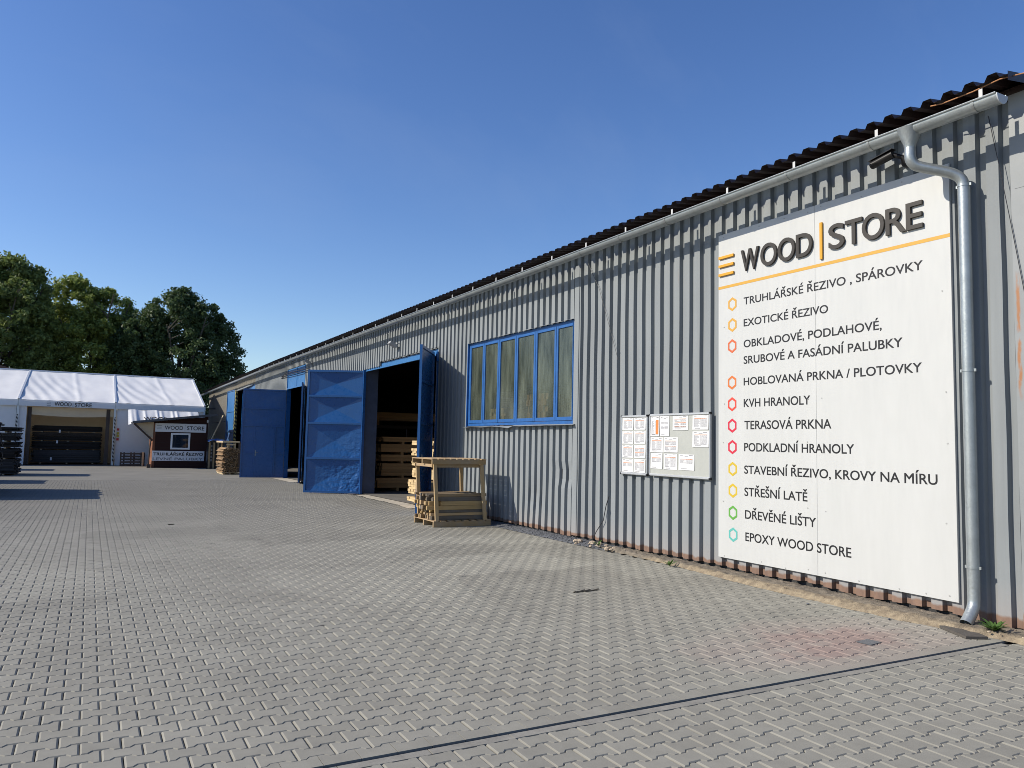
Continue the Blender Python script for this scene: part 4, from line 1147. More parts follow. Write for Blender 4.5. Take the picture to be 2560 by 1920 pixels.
pf = thing('pallet_rack', (-0.97, 14.8, gz(14.8)), 'wooden pallet with four leaning posts carrying a second pallet, by the wall', 'pallet frame')
ZB = gz(14.8)
PX0, PX1, PY0, PY1 = -1.615, -0.330, 14.235, 15.33
mb = MB()
for y in (PY0, (PY0 + PY1) / 2 - 0.04, PY1 - 0.09): mb.bevbox(PX0, PX1, y, y + 0.045, ZB, ZB + 0.105, 0.004)
mb.build('pallet_runner', 'frameX', pf)
mb = MB()
for k in range(8):
    x = PX0 + 0.005 + k * (PX1 - PX0 - 0.11) / 7; mb.bevbox(x, x + 0.10 + random.uniform(-.01, .01), PY0 - 0.004, PY1 + random.uniform(-.02, .01), ZB + 0.105, ZB + 0.125, 0.003)
mb.build('pallet_deck', 'frameY', pf)
for a, b2 in (((-1.535, 14.255, ZB + 0.12), (-1.60, 14.29, 1.235)), ((-0.46, 14.255, ZB + 0.12), (-0.555, 14.29, 1.235)), ((-1.50, 15.28, ZB + 0.12), (-1.585, 15.26, 1.235)), ((-0.50, 15.28, ZB + 0.12), (-0.57, 15.25, 1.235))):
    mb = MB(); mb.beam(a, b2, 0.072, 0.045, up=(0, 1, 0)); mb.build('post', 'frameZ', pf)
TX0, TX1, TY0, TY1 = -1.68, -0.475, 14.235, 15.34
mb = MB(); mb.bevbox(TX0 + 0.03, TX1 - 0.05, TY0 + 0.075, TY0 + 0.11, 1.150, 1.215, 0.003); mb.bevbox(TX0 + 0.03, TX1 - 0.05, TY1 - 0.11, TY1 - 0.075, 1.150, 1.215, 0.003)
mb.build('top_rail', 'frameX', pf)
mb = MB(); mb.bevbox(TX0 + 0.055, TX0 + 0.09, TY0 + 0.112, TY1 - 0.112, 1.155, 1.214, 0.003); mb.build('top_rail', 'frameY', pf)
mb = MB()
for y in (TY0, TY0 + 0.52, TY1 - 0.045): mb.bevbox(TX0, TX1, y, y + 0.042, 1.217, 1.308, 0.004)
mb.build('top_pallet_runner', 'frameX', pf)
mb = MB()
for k in range(9):
    x = TX0 - 0.005 + k * (TX1 - TX0 - 0.105) / 8; mb.bevbox(x, x + 0.112, TY0 - random.uniform(0.002, 0.015), TY1 + random.uniform(-.01, .02), 1.309 + 0.002 * (k % 2), 1.328 + random.uniform(0, .004), 0.003)
mb.build('top_pallet_deck', 'frameY', pf)
# battens: rows inside the frame, each one a thing
zc = ZB + 0.127; levels = []
order = ['bottom', 'second', 'third', 'fourth', 'fifth', 'sixth', 'seventh', 'topmost']
lev = 0
while zc < 0.60:
    hh = random.choice([0.055, 0.06, 0.075, 0.085]); y = 14.35; first = True
    while y < 15.18:
        ww = random.uniform(0.045, 0.085) if lev > 0 else random.uniform(0.05, 0.07); h2 = hh * (1 if first else random.uniform(0.72, 1.0))
        x0 = -1.72 + random.uniform(0.0, 0.20) + (0.06 if lev < 3 else 0) + (0.12 if (first and lev in (2, 4)) else 0); x1 = -0.345 + random.uniform(-0.16, 0.0)
        mb = MB(); mb.bevbox(x0, x1, y, y + ww - 0.005, zc + 0.001, zc + h2, 0.003)
        o = mb.build('batten', random.choice(['batten', 'batten_grey', 'batten_pale', 'batten']), None, loc=((x0 + x1) / 2, y + ww / 2, zc))
        if first: tag(o, 'front batten of the pile in the pallet frame, %s from below' % order[min(lev, 7)], 'batten', 'battens in the pallet frame')
        else: tag(o, 'short weathered batten among the cut ends inside the pallet frame', 'batten', 'battens in the pallet frame')
        first = False
        y += ww + random.uniform(0.0, 0.03) * (1 if lev > 0 else 0.5)
    zc += hh + 0.003; lev += 1


# ------------------------------------------------------------------ timber bundles
def bundle(x0, x1, y0, y1, z0, bw, bh, n, label, mat, group, name='timber_bundle', along='X', ragged=0.03, spacer=0.06, spmat='plank_brown', cat='timber bundle'):
    """sawn boards strapped in one pack on two bearers; boards run along X"""
    o = thing(name, ((x0 + x1) / 2, (y0 + y1) / 2, z0), label, cat, group)
    for fx in (0.18, 0.82):
        xx = x0 + (x1 - x0) * fx; mb = MB(); mb.box(xx - 0.04, xx + 0.04, y0 + 0.01, y1 - 0.01, z0, z0 + spacer); mb.build('bearer', spmat, o)
    mb = MB(); z = z0 + spacer
    for r in range(n):
        y = y0
        while y < y1 - bw * 0.5:
            ww = bw * random.uniform(0.96, 1.03); a = random.uniform(-ragged, ragged); b3 = random.uniform(-ragged, ragged)
            mb.box(x0 + a, x1 + b3, y + 0.002, min(y + ww, y1 + 0.01) - 0.002, z + 0.0015, z + bh - 0.0015); y += ww
        z += bh
    mb.build('boards', mat, o)
    return z


# sunlit pack of board ends just inside the doorway
z = gz(19) + 0.02
names = ['lowest', 'second', 'third', 'fourth', 'fifth', 'topmost']
for k, (n, bh, xo, sp) in enumerate(((2, 0.055, -0.07, 0.10), (6, 0.062, -0.04, 0.085), (4, 0.062, 0.06, 0.06), (3, 0.062, 0.05, 0.07), (3, 0.064, 0.03, 0.085), (2, 0.06, 0.02, 0.09))):
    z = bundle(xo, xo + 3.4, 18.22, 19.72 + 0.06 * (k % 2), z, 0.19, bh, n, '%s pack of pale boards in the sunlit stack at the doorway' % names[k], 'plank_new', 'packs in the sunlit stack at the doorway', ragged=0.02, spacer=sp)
# dark stack deeper inside
z = gz(25) + 0.03
for k, (n, bh, xo, sp) in enumerate(((4, 0.085, 0.95, 0.10), (4, 0.105, 1.12, 0.075), (3, 0.075, 1.08, 0.075), (2, 0.14, 1.08, 0.085), (3, 0.055, 1.10, 0.08))):
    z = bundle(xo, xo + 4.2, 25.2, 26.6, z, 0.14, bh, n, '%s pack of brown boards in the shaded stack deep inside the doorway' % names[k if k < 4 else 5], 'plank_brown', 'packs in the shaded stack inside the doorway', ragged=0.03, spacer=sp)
bundle(0.75, 5.5, 27.2, 28.4, 2.25, 0.2, 0.07, 4, 'long planks on the high rack above the shaded stack', 'plank_brown', None, spacer=0.2)
mb = MB()
rk = thing('storage_rack', (2.5, 27.8, gz(27.8)), 'dark steel rack carrying planks inside the first doorway', 'rack')
for x in (1.3, 3.2, 5.1):
    for y in (27.25, 28.35): mb.box(x - 0.04, x + 0.04, y - 0.04, y + 0.04, gz(27.8) + 0.02, 2.2)
mb.build('upright', 'brown_post', rk)
mb = MB(); mb.box(0.9, 5.4, 27.22, 27.30, 2.16, 2.249); mb.box(0.9, 5.4, 28.3, 28.38, 2.16, 2.249); mb.build('beam', 'brown_post', rk)
# timber close behind the dusty window
for (y0, y1, z0, n, lab) in ((15.0, 15.7, 0.9, 26, 'upright pale boards behind the second window pane'), (11.5, 12.25, 1.3, 22, 'brown board pack behind the nearest window pane'), (13.2, 14.0, 1.15, 20, 'board pack behind the middle window panes')):
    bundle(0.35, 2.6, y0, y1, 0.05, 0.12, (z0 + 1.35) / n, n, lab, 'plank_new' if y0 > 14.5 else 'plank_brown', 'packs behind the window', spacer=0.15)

# ------------------------------------------------------------------ yard stacks of dark unedged planks on the left
def plank_stack(x0, x1, y0, y1, z0, packs, where, group, rag=0.16, seen=True):
    z = z0
    for k, (n, bh) in enumerate(packs):
        nm = ['lowest', 'second', 'third', 'fourth', 'fifth', 'sixth'][k] if k < len(packs) - 1 else 'topmost'
        mat = 'grey_plank' if k == 0 else 'dark_plank'
        o = thing('plank_pack', ((x0 + x1) / 2, (y0 + y1) / 2, z), '%s pack of dark sawn planks in the %s' % (nm, where), 'plank pack', group)
        for fx in (0.12, 0.5, 0.88):
            mb = MB(); xx = x0 + (x1 - x0) * fx; mb.box(xx - 0.04, xx + 0.04, y0 + 0.05, y1 - 0.05, z, z + 0.055); mb.build('bearer', 'slabpale', o)
        mb = MB(); zz = z + 0.055
        for r in range(n):
            y = y0 + random.uniform(-0.05, 0.05)
            while y < y1 - 0.12:
                ww = random.uniform(0.22, 0.36); a = random.uniform(-rag, rag); b3 = random.uniform(-rag, 0.02)
                mb.box(x0 + a, x1 + b3, y, min(y + ww, y1 + 0.02) - 0.01, zz + 0.003, zz + bh - 0.003); y += ww
            zz += bh
        mb.build('planks', mat, o); z = zz
    return z


plank_stack(-14.3, -10.28, 38.0, 40.3, gz(39) + 0.01, [(11, 0.055), (7, 0.055), (4, 0.055), (6, 0.055), (4, 0.045)], 'yard stack in front of the tent', 'packs of the yard stack in front of the tent')
plank_stack(-14.9, -10.05, 24.35, 28.6, gz(26) + 0.01, [(9, 0.06), (8, 0.06), (9, 0.06), (5, 0.05)], 'near yard stack beyond the left frame edge', 'packs of the near yard stack', 0.12)
plank_stack(-15.5, -11.75, 32.3, 34.7, gz(33) + 0.01, [(9, 0.06), (8, 0.06), (9, 0.06), (5, 0.05)], 'middle yard stack beyond the left frame edge', 'packs of the middle yard stack', 0.05)
plank_stack(-15.0, -11.9, 44.2, 46.2, gz(45) + 0.01, [(9, 0.06), (8, 0.06), (9, 0.06), (5, 0.05)], 'yard stack closest to the tent', 'packs of the yard stack closest to the tent', 0.05)

# ------------------------------------------------------------------ white storage tent
tent = thing('storage_tent', (-6.4, 52, gz(52)), 'long white storage tent with pitched roof and open front bay', 'tent')
TY, TZE, TYR, TZR = 51.9, 3.60, 59.3, 5.77
bays = [-1.45, -6.45, -11.38, -16.35, -21.3, -26.3]
GT = gz(52)
for k in range(5):
    x1, x0 = bays[k], bays[k + 1]
    mb = MB()
    def f(u, v, x0=x0, x1=x1):
        x = x0 + (x1 - x0) * u; y = TY - 0.1 + (TYR - TY + 0.1) * v; z = TZE + (TZR - TZE) * v
        e = math.sin(math.pi * u) * math.sin(math.pi * min(1, v * 1.0))
        z -= 0.10 * e
        # diagonal tension folds running from the lower left corner
        fold = math.exp(-((u * 2.3 - 0.25) ** 2)) * (1 - v) * (0.30 + v)
        z += 0.055 * fold * math.sin((u * 1.0 + v * 0.42) * 46 + 2.5 * noise.noise((u * 3, v * 2, k)))
        z += 0.03 * noise.noise((u * 6, v * 3, k + 5)) + 0.035 * math.exp(-((u - 0.62 + 0.1 * v) / 0.03) ** 2)
        return (x, y, z)
    mb.grid(f, 90, 40); mb.build('roof_panel', 'tent', tent, smooth='all')
    mb = MB(); mb.grid(lambda u, v, x0=x0, x1=x1: (x0 + (x1 - x0) * u, TYR + 7.4 * v, TZR - (TZR - TZE) * v), 4, 4); mb.build('roof_panel', 'tent', tent)
    mb = MB(); mb.grid(lambda u, v, x0=x0, x1=x1: (x0 + 0.03 + (x1 - x0 - 0.06) * u, TY - 0.14 + 0.03 * noise.noise((u * 5, v, k)), TZE - 0.36 + 0.36 * v), 20, 3); mb.build('valance', 'tent_side', tent, smooth='all')
for x in bays:
    mb = MB(); mb.beam((x, TY - 0.12, TZE + 0.03), (x, TYR, TZR + 0.03), 0.10, 0.06); mb.beam((x, TYR, TZR + 0.03), (x, TYR + 7.4, TZE + 0.03), 0.10, 0.06); mb.build('rafter', 'tent_alu', tent)
    mb = MB(); mb.box(x - 0.06, x + 0.06, TY - 0.08, TY + 0.08, GT, TZE - 0.01); mb.build('post', 'tent_alu', tent)
mb = MB(); mb.tube([(bays[-1], TYR, TZR + 0.03), (bays[0], TYR, TZR + 0.03)], 0.05, 8); mb.build('ridge', 'tent_alu', tent, smooth=True)
# walls: closed front bays, back, gables
def wallp(x0, x1, y=TY + 0.02, z1=TZE - 0.05):
    mb = MB(); mb.grid(lambda u, v: (x0 + (x1 - x0) * u, y + 0.03 * noise.noise((u * 4 + x0, v * 2, 0)), GT - 0.02 + (z1 - GT) * v), 20, 10); mb.build('front_wall', 'tent_side', tent, smooth='all')
wallp(-6.33, -1.51); wallp(-16.3, -11.46); wallp(-21.25, -16.4); wallp(-26.2, -21.35); wallp(-11.32, -10.95)
mb = MB(); mb.grid(lambda u, v: (-26.2 + 24.7 * u, TYR + 7.3, GT + (TZE - GT) * v), 10, 4); mb.build('back_wall', 'tent_side', tent)
for x in (-1.47, -26.25):
    mb = MB(); mb.add([(x, TY, GT), (x, TYR + 7.3, GT), (x, TYR + 7.3, TZE), (x, TYR, TZR), (x, TY, TZE)], [(0, 1, 2, 3, 4)]); mb.build('gable_wall', 'tent_side', tent)
# lining of the open bay
mb = MB(); mb.grid(lambda u, v: (-11.3 + 4.9 * u, 55.2, GT + 4.4 * v), 8, 6); mb.grid(lambda u, v: (-11.3, TY + 0.1 + 3.1 * u, GT + 3.6 * v), 4, 4); mb.grid(lambda u, v: (-6.45, TY + 0.1 + 3.1 * u, GT + 3.6 * v), 4, 4)
mb.grid(lambda u, v: (-10.9 + 4.4 * u, TY + 0.25, 2.78 + 0.10 * math.sin(u * math.pi) * -1 + (0.45 + 0.1 * math.sin(u * math.pi)) * v), 16, 3)
mb.build('lining', 'tent_in', tent)
mb = MB(); mb.grid(lambda u, v: (-11.3 + 4.9 * u, TY - 0.1 + 3.3 * v, GT + 0.03), 3, 3); mb.build('floor', 'brown_post', tent)
for x in (-10.82, -6.80):
    mb = MB(); mb.box(x - 0.10, x + 0.10, TY + 0.22, TY + 0.30, GT, 3.2); mb.box(x - 0.02, x + 0.02, TY + 0.19, TY + 0.22, 2.3, 3.2); mb.build('door_track', 'brown_post', tent)
for x in (-6.43, -11.40):
    mb = MB(); mb.box(x - 0.045, x + 0.045, TY - 0.095, TY - 0.082, GT + 0.2, 2.75); mb.build('hazard_tape', 'hazard_white', tent)
lt = MB(); put_text(lt, 'WOOD', (-9.60, TY - 0.175, 3.30), FRONT, 0.86, 0.22, 0.006, 0.003); put_text(lt, 'STORE', (-8.58, TY - 0.175, 3.29), FRONT, 0.88, 0.22, 0.006, 0.003)
lt.build('lettering', 'brown_letter', tent)
mb = MB()
for zz in (3.30, 3.40, 3.50): mb.box(-9.98, -9.78, TY - 0.178, TY - 0.173, zz - 0.012, zz + 0.012)
mb.box(-8.68, -8.66, TY - 0.178, TY - 0.173, 3.27, 3.53)
mb.build('logo_bar', 'grey_text', tent)
for k, (zz, mt) in enumerate(((1.95, 'sticker_red'), (1.72, 'sticker_yellow'), (1.55, 'sticker_yellow'), (1.36, 'sticker_red'))):
    mb = MB(); mb.box(-6.30, -6.17, TY - 0.035, TY - 0.030, zz, zz + 0.14); mb.build('sticker', mt, tent)
# planks stored inside the open bay
plank_stack(-10.6, -7.05, 52.9, 54.3, GT + 0.05, [(13, 0.058), (9, 0.05), (10, 0.048), (7, 0.048)], 'stack inside the open tent bay', 'packs of the stack inside the tent', 0.12)
for x in (-9.55, -8.9, -9.05):
    pass
for (x, z, lab) in ((-9.68, 0.12, 'white tag low on the plank stack inside tent'), (-9.42, 1.12, 'white tag halfway up the plank stack inside tent'), (-9.32, 1.75, 'white tag near the top of the plank stack inside tent')):
    mb = MB(); mb.box(x, x + 0.09, 52.70, 52.704, z, z + 0.17); tag(mb.build('paper_tag', 'paper', None, loc=(x, 52.7, z)), lab, 'tag', 'paper tags on the plank stack')

# white banner sagging between tent and kiosk
ban = MB()
def bf(u, v):
    x = -5.78 + 3.92 * u; sag = 0.05 * noise.noise((u * 7, v, 0)); fold = 0.0
    for c, s in ((0.06, 0.03), (0.12, 0.03), (0.25, 0.02), (0.42, 0.02), (0.48, 0.025), (0.64, 0.02), (0.7, 0.02), (0.9, 0.03)): fold += 0.16 * math.exp(-((u - c + 0.02 * v) / s) ** 2)
    return (x, 51.35 - 1.3 * (1 - v) - fold * 0.4, 2.30 + 0.92 * v + fold * 0.35 * (1 - v) + sag)
ban.grid(bf, 110, 14)
bo = ban.build('banner', 'tent', None, smooth='all', loc=(-3.9, 51, 2.3)); tag(bo, 'white creased banner hanging under the tent eave behind the kiosk roof', 'banner')
mb = MB()
def bw(p):
    u = (p.x + 5.78) / 3.92; v = (p.z - 2.30) / 0.92; q = Vector(bf(u, v)); return Vector((q.x, q.y - 0.02 + (p.y - 51) * 1.0, q.z + 0.012))
put_text(mb, 'WOOD STORE', (-4.95, 51, 2.56), FRONT, 2.7, 0.24, 0.01, 0.004, warp=bw); mb.build('lettering', 'brown_letter', bo)

# ------------------------------------------------------------------ kiosk
GK = gz(48); KX0, KX1, KY0, KY1 = -4.54, -1.66, 48.0, 50.9
kiosk = thing('sales_kiosk', (-3.1, 48, GK), 'small dark brown timber kiosk with single pitch roof and white window', 'kiosk')
def roofz(x): return 2.43 + (x + 5.64) * 0.57 / 4.4
mb = MB(); mb.prism([(KX0, GK), (KX1, GK), (KX1, roofz(KX1) - 0.09), (KX0, roofz(KX0) - 0.09)], 'Y', KY0, KY0 + 0.1); mb.build('front_wall', 'kiosk', kiosk)
mb = MB()
for k in range(9):
    z0 = GK + 0.02 + k * 0.27; mb.bevbox(KX0 - 0.012, KX0 + 0.08, KY0 + 0.10, KY1, z0, z0 + 0.262, 0.006)
mb.box(KX1 - 0.06, KX1, KY0 + 0.101, KY1, GK, 2.6); mb.box(KX0 + 0.08, KX1 - 0.06, KY1 - 0.1, KY1, GK, 2.4)
mb.build('side_wall', 'kiosk_side', kiosk)
mb = MB()
for k in range(10): mb.box(KX0 + 0.02, KX1 - 0.02, KY0 - 0.004, KY0, GK + 0.12 + k * 0.26, GK + 0.126 + k * 0.26)
mb.build('board_joint', 'plastic_black', kiosk)
mb = MB(); mb.bevbox(KX0 - 0.03, KX0 + 0.10, KY0 - 0.02, KY0 - 0.002, GK, 2.42, 0.004); mb.build('corner_board', 'kiosk_side', kiosk)
mb = MB(); mb.add([(x, y, roofz(x) + dz) for x in (-5.64, -1.24) for y in (47.45, 51.2) for dz in (-0.045, 0.03)], [(0, 1, 3, 2), (4, 6, 7, 5), (0, 4, 5, 1), (2, 3, 7, 6), (0, 2, 6, 4), (1, 5, 7, 3)]); kr = mb.build('roof', 'grey_trim', kiosk)
mb = MB(); mb.add([(x, y, roofz(x) + dz) for x in (-5.66, -1.22) for y in (47.42, 47.448) for dz in (-0.075, 0.05)], [(0, 1, 3, 2), (4, 6, 7, 5), (0, 4, 5, 1), (2, 3, 7, 6), (0, 2, 6, 4), (1, 5, 7, 3)]); mb.build('fascia', 'grey_trim', kr)
mb = MB(); mb.beam((-5.58, 47.6, 2.35), (-4.58, 47.9, 1.42), 0.07, 0.09); mb.build('brace', 'brown_post', kiosk)
mb = MB(); mb.add([(-5.5, 47.70, 2.36), (-4.56, 47.95, roofz(-4.56) - 0.1), (-4.56, 47.95, 1.50)], [(0, 1, 2)]); mb.add([(-5.5, 47.73, 2.36), (-4.56, 47.98, roofz(-4.56) - 0.1), (-4.56, 47.98, 1.50)], [(0, 1, 2)]); mb.build('canopy_cloth', 'tent_in', kiosk)
kw = MB(); 
for a in ((-3.63, -3.53, 0.93, 1.87), (-2.69, -2.59, 0.93, 1.87)): kw.bevbox(a[0], a[1], KY0 - 0.03, KY0 + 0.02, a[2], a[3], 0.006)
kw.bevbox(-3.53, -2.69, KY0 - 0.0295, KY0 + 0.02, 1.77, 1.869, 0.006); kw.bevbox(-3.53, -2.69, KY0 - 0.0295, KY0 + 0.02, 0.931, 1.03, 0.006)
kwo = kw.build('window', 'pvc_white', kiosk)
mb = MB(); mb.box(-3.53, -2.69, KY0 - 0.006, KY0 - 0.001, 1.03, 1.77); mb.build('pane', 'glass_dark', kwo)
mb = MB()
for x in (-3.40, -2.83): mb.box(x, x + 0.012, KY0 - 0.010, KY0 - 0.0065, 1.04, 1.76)
mb.build('curtain_edge', 'grey_trim', kwo)
mb = MB(); mb.bevbox(-1.74, -1.66, KY0 - 0.10, KY0 - 0.005, 2.52, 2.68, 0.01); mb.build('lamp', 'pvc_white', kiosk)
mb = MB(); mb.tube([(-4.66, 47.9, 1.45), (-4.70, 47.95, 0.9), (-4.72, 47.95, 0.05)], 0.035, 8); mb.box(-4.80, -4.60, 47.85, 48.05, GK, 0.08); mb.build('rain_pipe', 'brown_post', kiosk, smooth=True)
s1 = thing('shop_sign', (-3.1, 47.97, 1.92), 'white kiosk board with blue grey store name above the window', 'sign')
mb = MB(); mb.bevbox(-4.47, -1.76, 47.955, 47.985, 1.925, 2.415, 0.004); mb.build('board', 'sign_white', s1)
mb = MB(); put_text(mb, 'WOOD', (-3.98, 47.9545, 2.06), FRONT, 0.97, 0.215, 0.012, 0.002); put_text(mb, 'STORE', (-2.80, 47.9545, 2.06), FRONT, 0.94, 0.215, 0.012, 0.002); mb.build('lettering', 'brown_letter', s1)
mb = MB()
for zz in (2.09, 2.18, 2.27): mb.box(-4.39, -4.14, 47.952, 47.9545, zz - 0.011, zz + 0.011)
mb.box(-2.915, -2.90, 47.952, 47.9545, 1.99, 2.36); mb.build('logo_bar', 'grey_text', s1)
s2 = thing('shop_sign', (-3.2, 47.97, 0.28), 'white kiosk board below the window, bold line over a faded grey line', 'sign')
mb = MB(); mb.bevbox(-4.555, -1.79, 47.955, 47.985, 0.275, 0.845, 0.004); mb.build('board', 'sign_white', s2)
mb = MB(); put_text(mb, 'TRUHLÁŘSKÉ ŘEZIVO', (-4.49, 47.9545, 0.585), FRONT, 2.62, 0.155, 0.0, 0.002, heavy=0.006); mb.build('text_line', 'black_vinyl', s2)
mb = MB(); put_text(mb, 'LEVNÉ PALUBKY', (-4.51, 47.9545, 0.315), FRONT, 2.64, 0.145, 0.0, 0.002, heavy=0.006); mb.build('text_line', 'grey_text', s2)

# ------------------------------------------------------------------ clutter between kiosk and hall
mb = MB(); mb.beam((-1.62, 47.4, 1.30), (-0.90, 47.6, 2.98), 0.09, 0.04); tag(mb.build('plank', 'slabpale', None, loc=(-1.4, 47.5, 1.3)), 'pale plank leaning diagonally beside the kiosk', 'plank')
for k, (a, b2) in enumerate((((-1.12, 46.6, gz(46.6)), (-0.55, 47.3, 1.95)), ((-1.02, 46.7, gz(46.7)), (-0.62, 47.6, 1.55)))):
    mb = MB(); mb.beam(a, b2, 0.07, 0.05); tag(mb.build('metal_pole', 'zincband', None, loc=a), ('longer grey metal bar leaning beside the dark crate', 'shorter grey metal bar leaning beside the dark crate')[k], 'metal bar', 'metal bars by the kiosk')
cr_ = thing('crate', (-1.45, 46.9, gz(46.9)), 'upright wooden crate with a dark lettered panel between kiosk and hall', 'crate')
mb = MB()
for x in (-1.70, -1.46, -1.24): mb.bevbox(x, x + 0.09, 46.85, 46.92, gz(47), 1.38, 0.004)
mb.build('slat', 'frameZ', cr_)
mb = MB(); mb.box(-1.74, -1.10, 46.93, 47.6, gz(47), 1.42); mb.build('box', 'plastic_black', cr_)
mb = MB()
for k in range(5): mb.box(-1.585, -1.505, 46.922, 46.928, 0.30 + k * 0.2, 0.42 + k * 0.2)
mb.build('panel_marks', 'grey_text', cr_)
mb = MB(); mb.grid(lambda u, v: (-1.75 + 1.1 * u, 46.7 + 0.9 * v, 1.46 + 0.10 * math.sin(u * 3) + 0.09 * noise.noise((u * 3, v * 3, 0)) - 0.18 * max(0, u - 0.7) - 0.2 * max(0, 0.25 - v)), 24, 16); tag(mb.build('tarpaulin', 'tarp_blue', None, smooth='all', loc=(-1.2, 47, 1.4)), 'crumpled dark blue tarpaulin thrown over the crate', 'tarpaulin')
# slab wood pack beside the dark blue wicket leaf
SX0, SX1, SY0, SY1 = -2.02, -1.38, 39.0, 41.0; GS = gz(40)
sw = thing('slab_wood_pack', (-1.7, 40, GS), 'tall strapped pack of rough bark slabs on a pale pallet by blue door', 'slab wood pack')
mb = MB(); mb.bevbox(SX0 - 0.03, SX1 + 0.03, SY0 - 0.02, SY1, GS + 0.06, GS + 0.11, 0.004)
for x in (SX0, (SX0 + SX1) / 2 - 0.04, SX1 - 0.09): mb.bevbox(x, x + 0.09, SY0 + 0.02, SY1 - 0.05, GS, GS + 0.06, 0.004)
mb.build('pallet', 'slabpale', sw)
mb = MB(); z = GS + 0.115; cnt = 0
while z < 1.16:
    x = SX0 + random.uniform(-0.10, 0.05)
    while x < SX1:
        r = random.uniform(0.018, 0.055); ln = random.uniform(-0.10, 0.10)
        R = Matrix.Rotation(random.uniform(-0.9, 0.9), 3, 'Y'); cx, cz = x + r, z + random.uniform(-0.01, 0.02)
        mb.box(cx - r, cx + r, SY0 + ln, SY1 + ln, cz - 0.012, cz + 0.013, R, (cx, 40, cz)); x += r * 1.5; cnt += 1
    z += 0.034
sl = mb.build('slab', 'slab', sw); sl['kind'] = 'stuff'
mb = MB(); mb.bevbox(SX0 - 0.08, SX1 + 0.06, SY0 - 0.05, SY1 + 0.05, 1.42, 1.50, 0.006); mb.bevbox(SX0 + 0.1, SX1 - 0.1, SY0 - 0.02, SY0 + 0.06, 1.30, 1.36, 0.004); mb.build('lid', 'slabpale', sw)
for x in (SX0 + 0.14, SX1 - 0.16): 
    for y in (SY0 + 0.03, SY1 - 0.1):
        mb = MB(); mb.bevbox(x, x + 0.06, y, y + 0.05, 1.12, 1.42, 0.004); mb.build('spacer_block', 'slabpale', sw)
mb = MB(); mb.bevbox(SX1 + 0.02, SX1 + 0.13, SY0 - 0.01, SY0 + 0.10, GS + 0.1, 1.46, 0.005); mb.build('corner_post', 'brown_post', sw)

# pallets standing against the tent wall
def upright_pallet(x0, x1, y, lean, label, posts=True):
    o = thing('pallet', ((x0 + x1) / 2, y, gz(y)), label, 'pallet', 'pallets standing against the tent')
    mb = MB(); z0 = gz(y)
    for k in range(5): 
        zz = z0 + 0.02 + k * 0.165; mb.bevbox(x0, x1, y + lean * k * 0.03, y + 0.02 + lean * k * 0.03, zz, zz + 0.095, 0.003)
    mb.build('deck_board', 'old_pallet', o)
    mb = MB()
    for x in (x0, (x0 + x1) / 2 - 0.04, x1 - 0.08): mb.beam((x + 0.04, y + 0.08, z0), (x + 0.04, y + 0.08 + lean * 0.14, z0 + 0.80), 0.08, 0.09, up=(0, 1, 0))
    mb.build('runner', 'old_pallet', o); return o


upright_pallet(-6.08, -4.92, 50.6, 1.0, 'dark weathered pallet standing upright in front of the tent wall')
upright_pallet(-5.9, -4.74, 50.9, 0.8, 'second dark pallet standing right behind the front one by tent')
mb = MB(); mb.bevbox(-4.93, -4.83, 50.45, 50.55, gz(50.5), 0.70, 0.005); tag(mb.build('post', 'slabpale', None, loc=(-4.88, 50.5, 0)), 'short pale post standing beside the upright pallets', 'post')

# ------------------------------------------------------------------ building behind the tent
sh = thing('barn', (-20, 66, gz(66)), 'dark brown roofed barn behind the tent at far left', 'barn')
mb = MB(); mb.box(-32, -12.5, 63.0, 72, gz(66), 5.6); mb.build('wall', 'brown_post', sh)
mb = MB(); mb.prism([(-33, 5.4), (-33, 5.7), (-22, 8.6), (-11.4, 5.75), (-11.4, 5.45), (-22, 8.3)], 'Y', 62.3, 72.5); mb.build('roof', 'red_tile', sh)


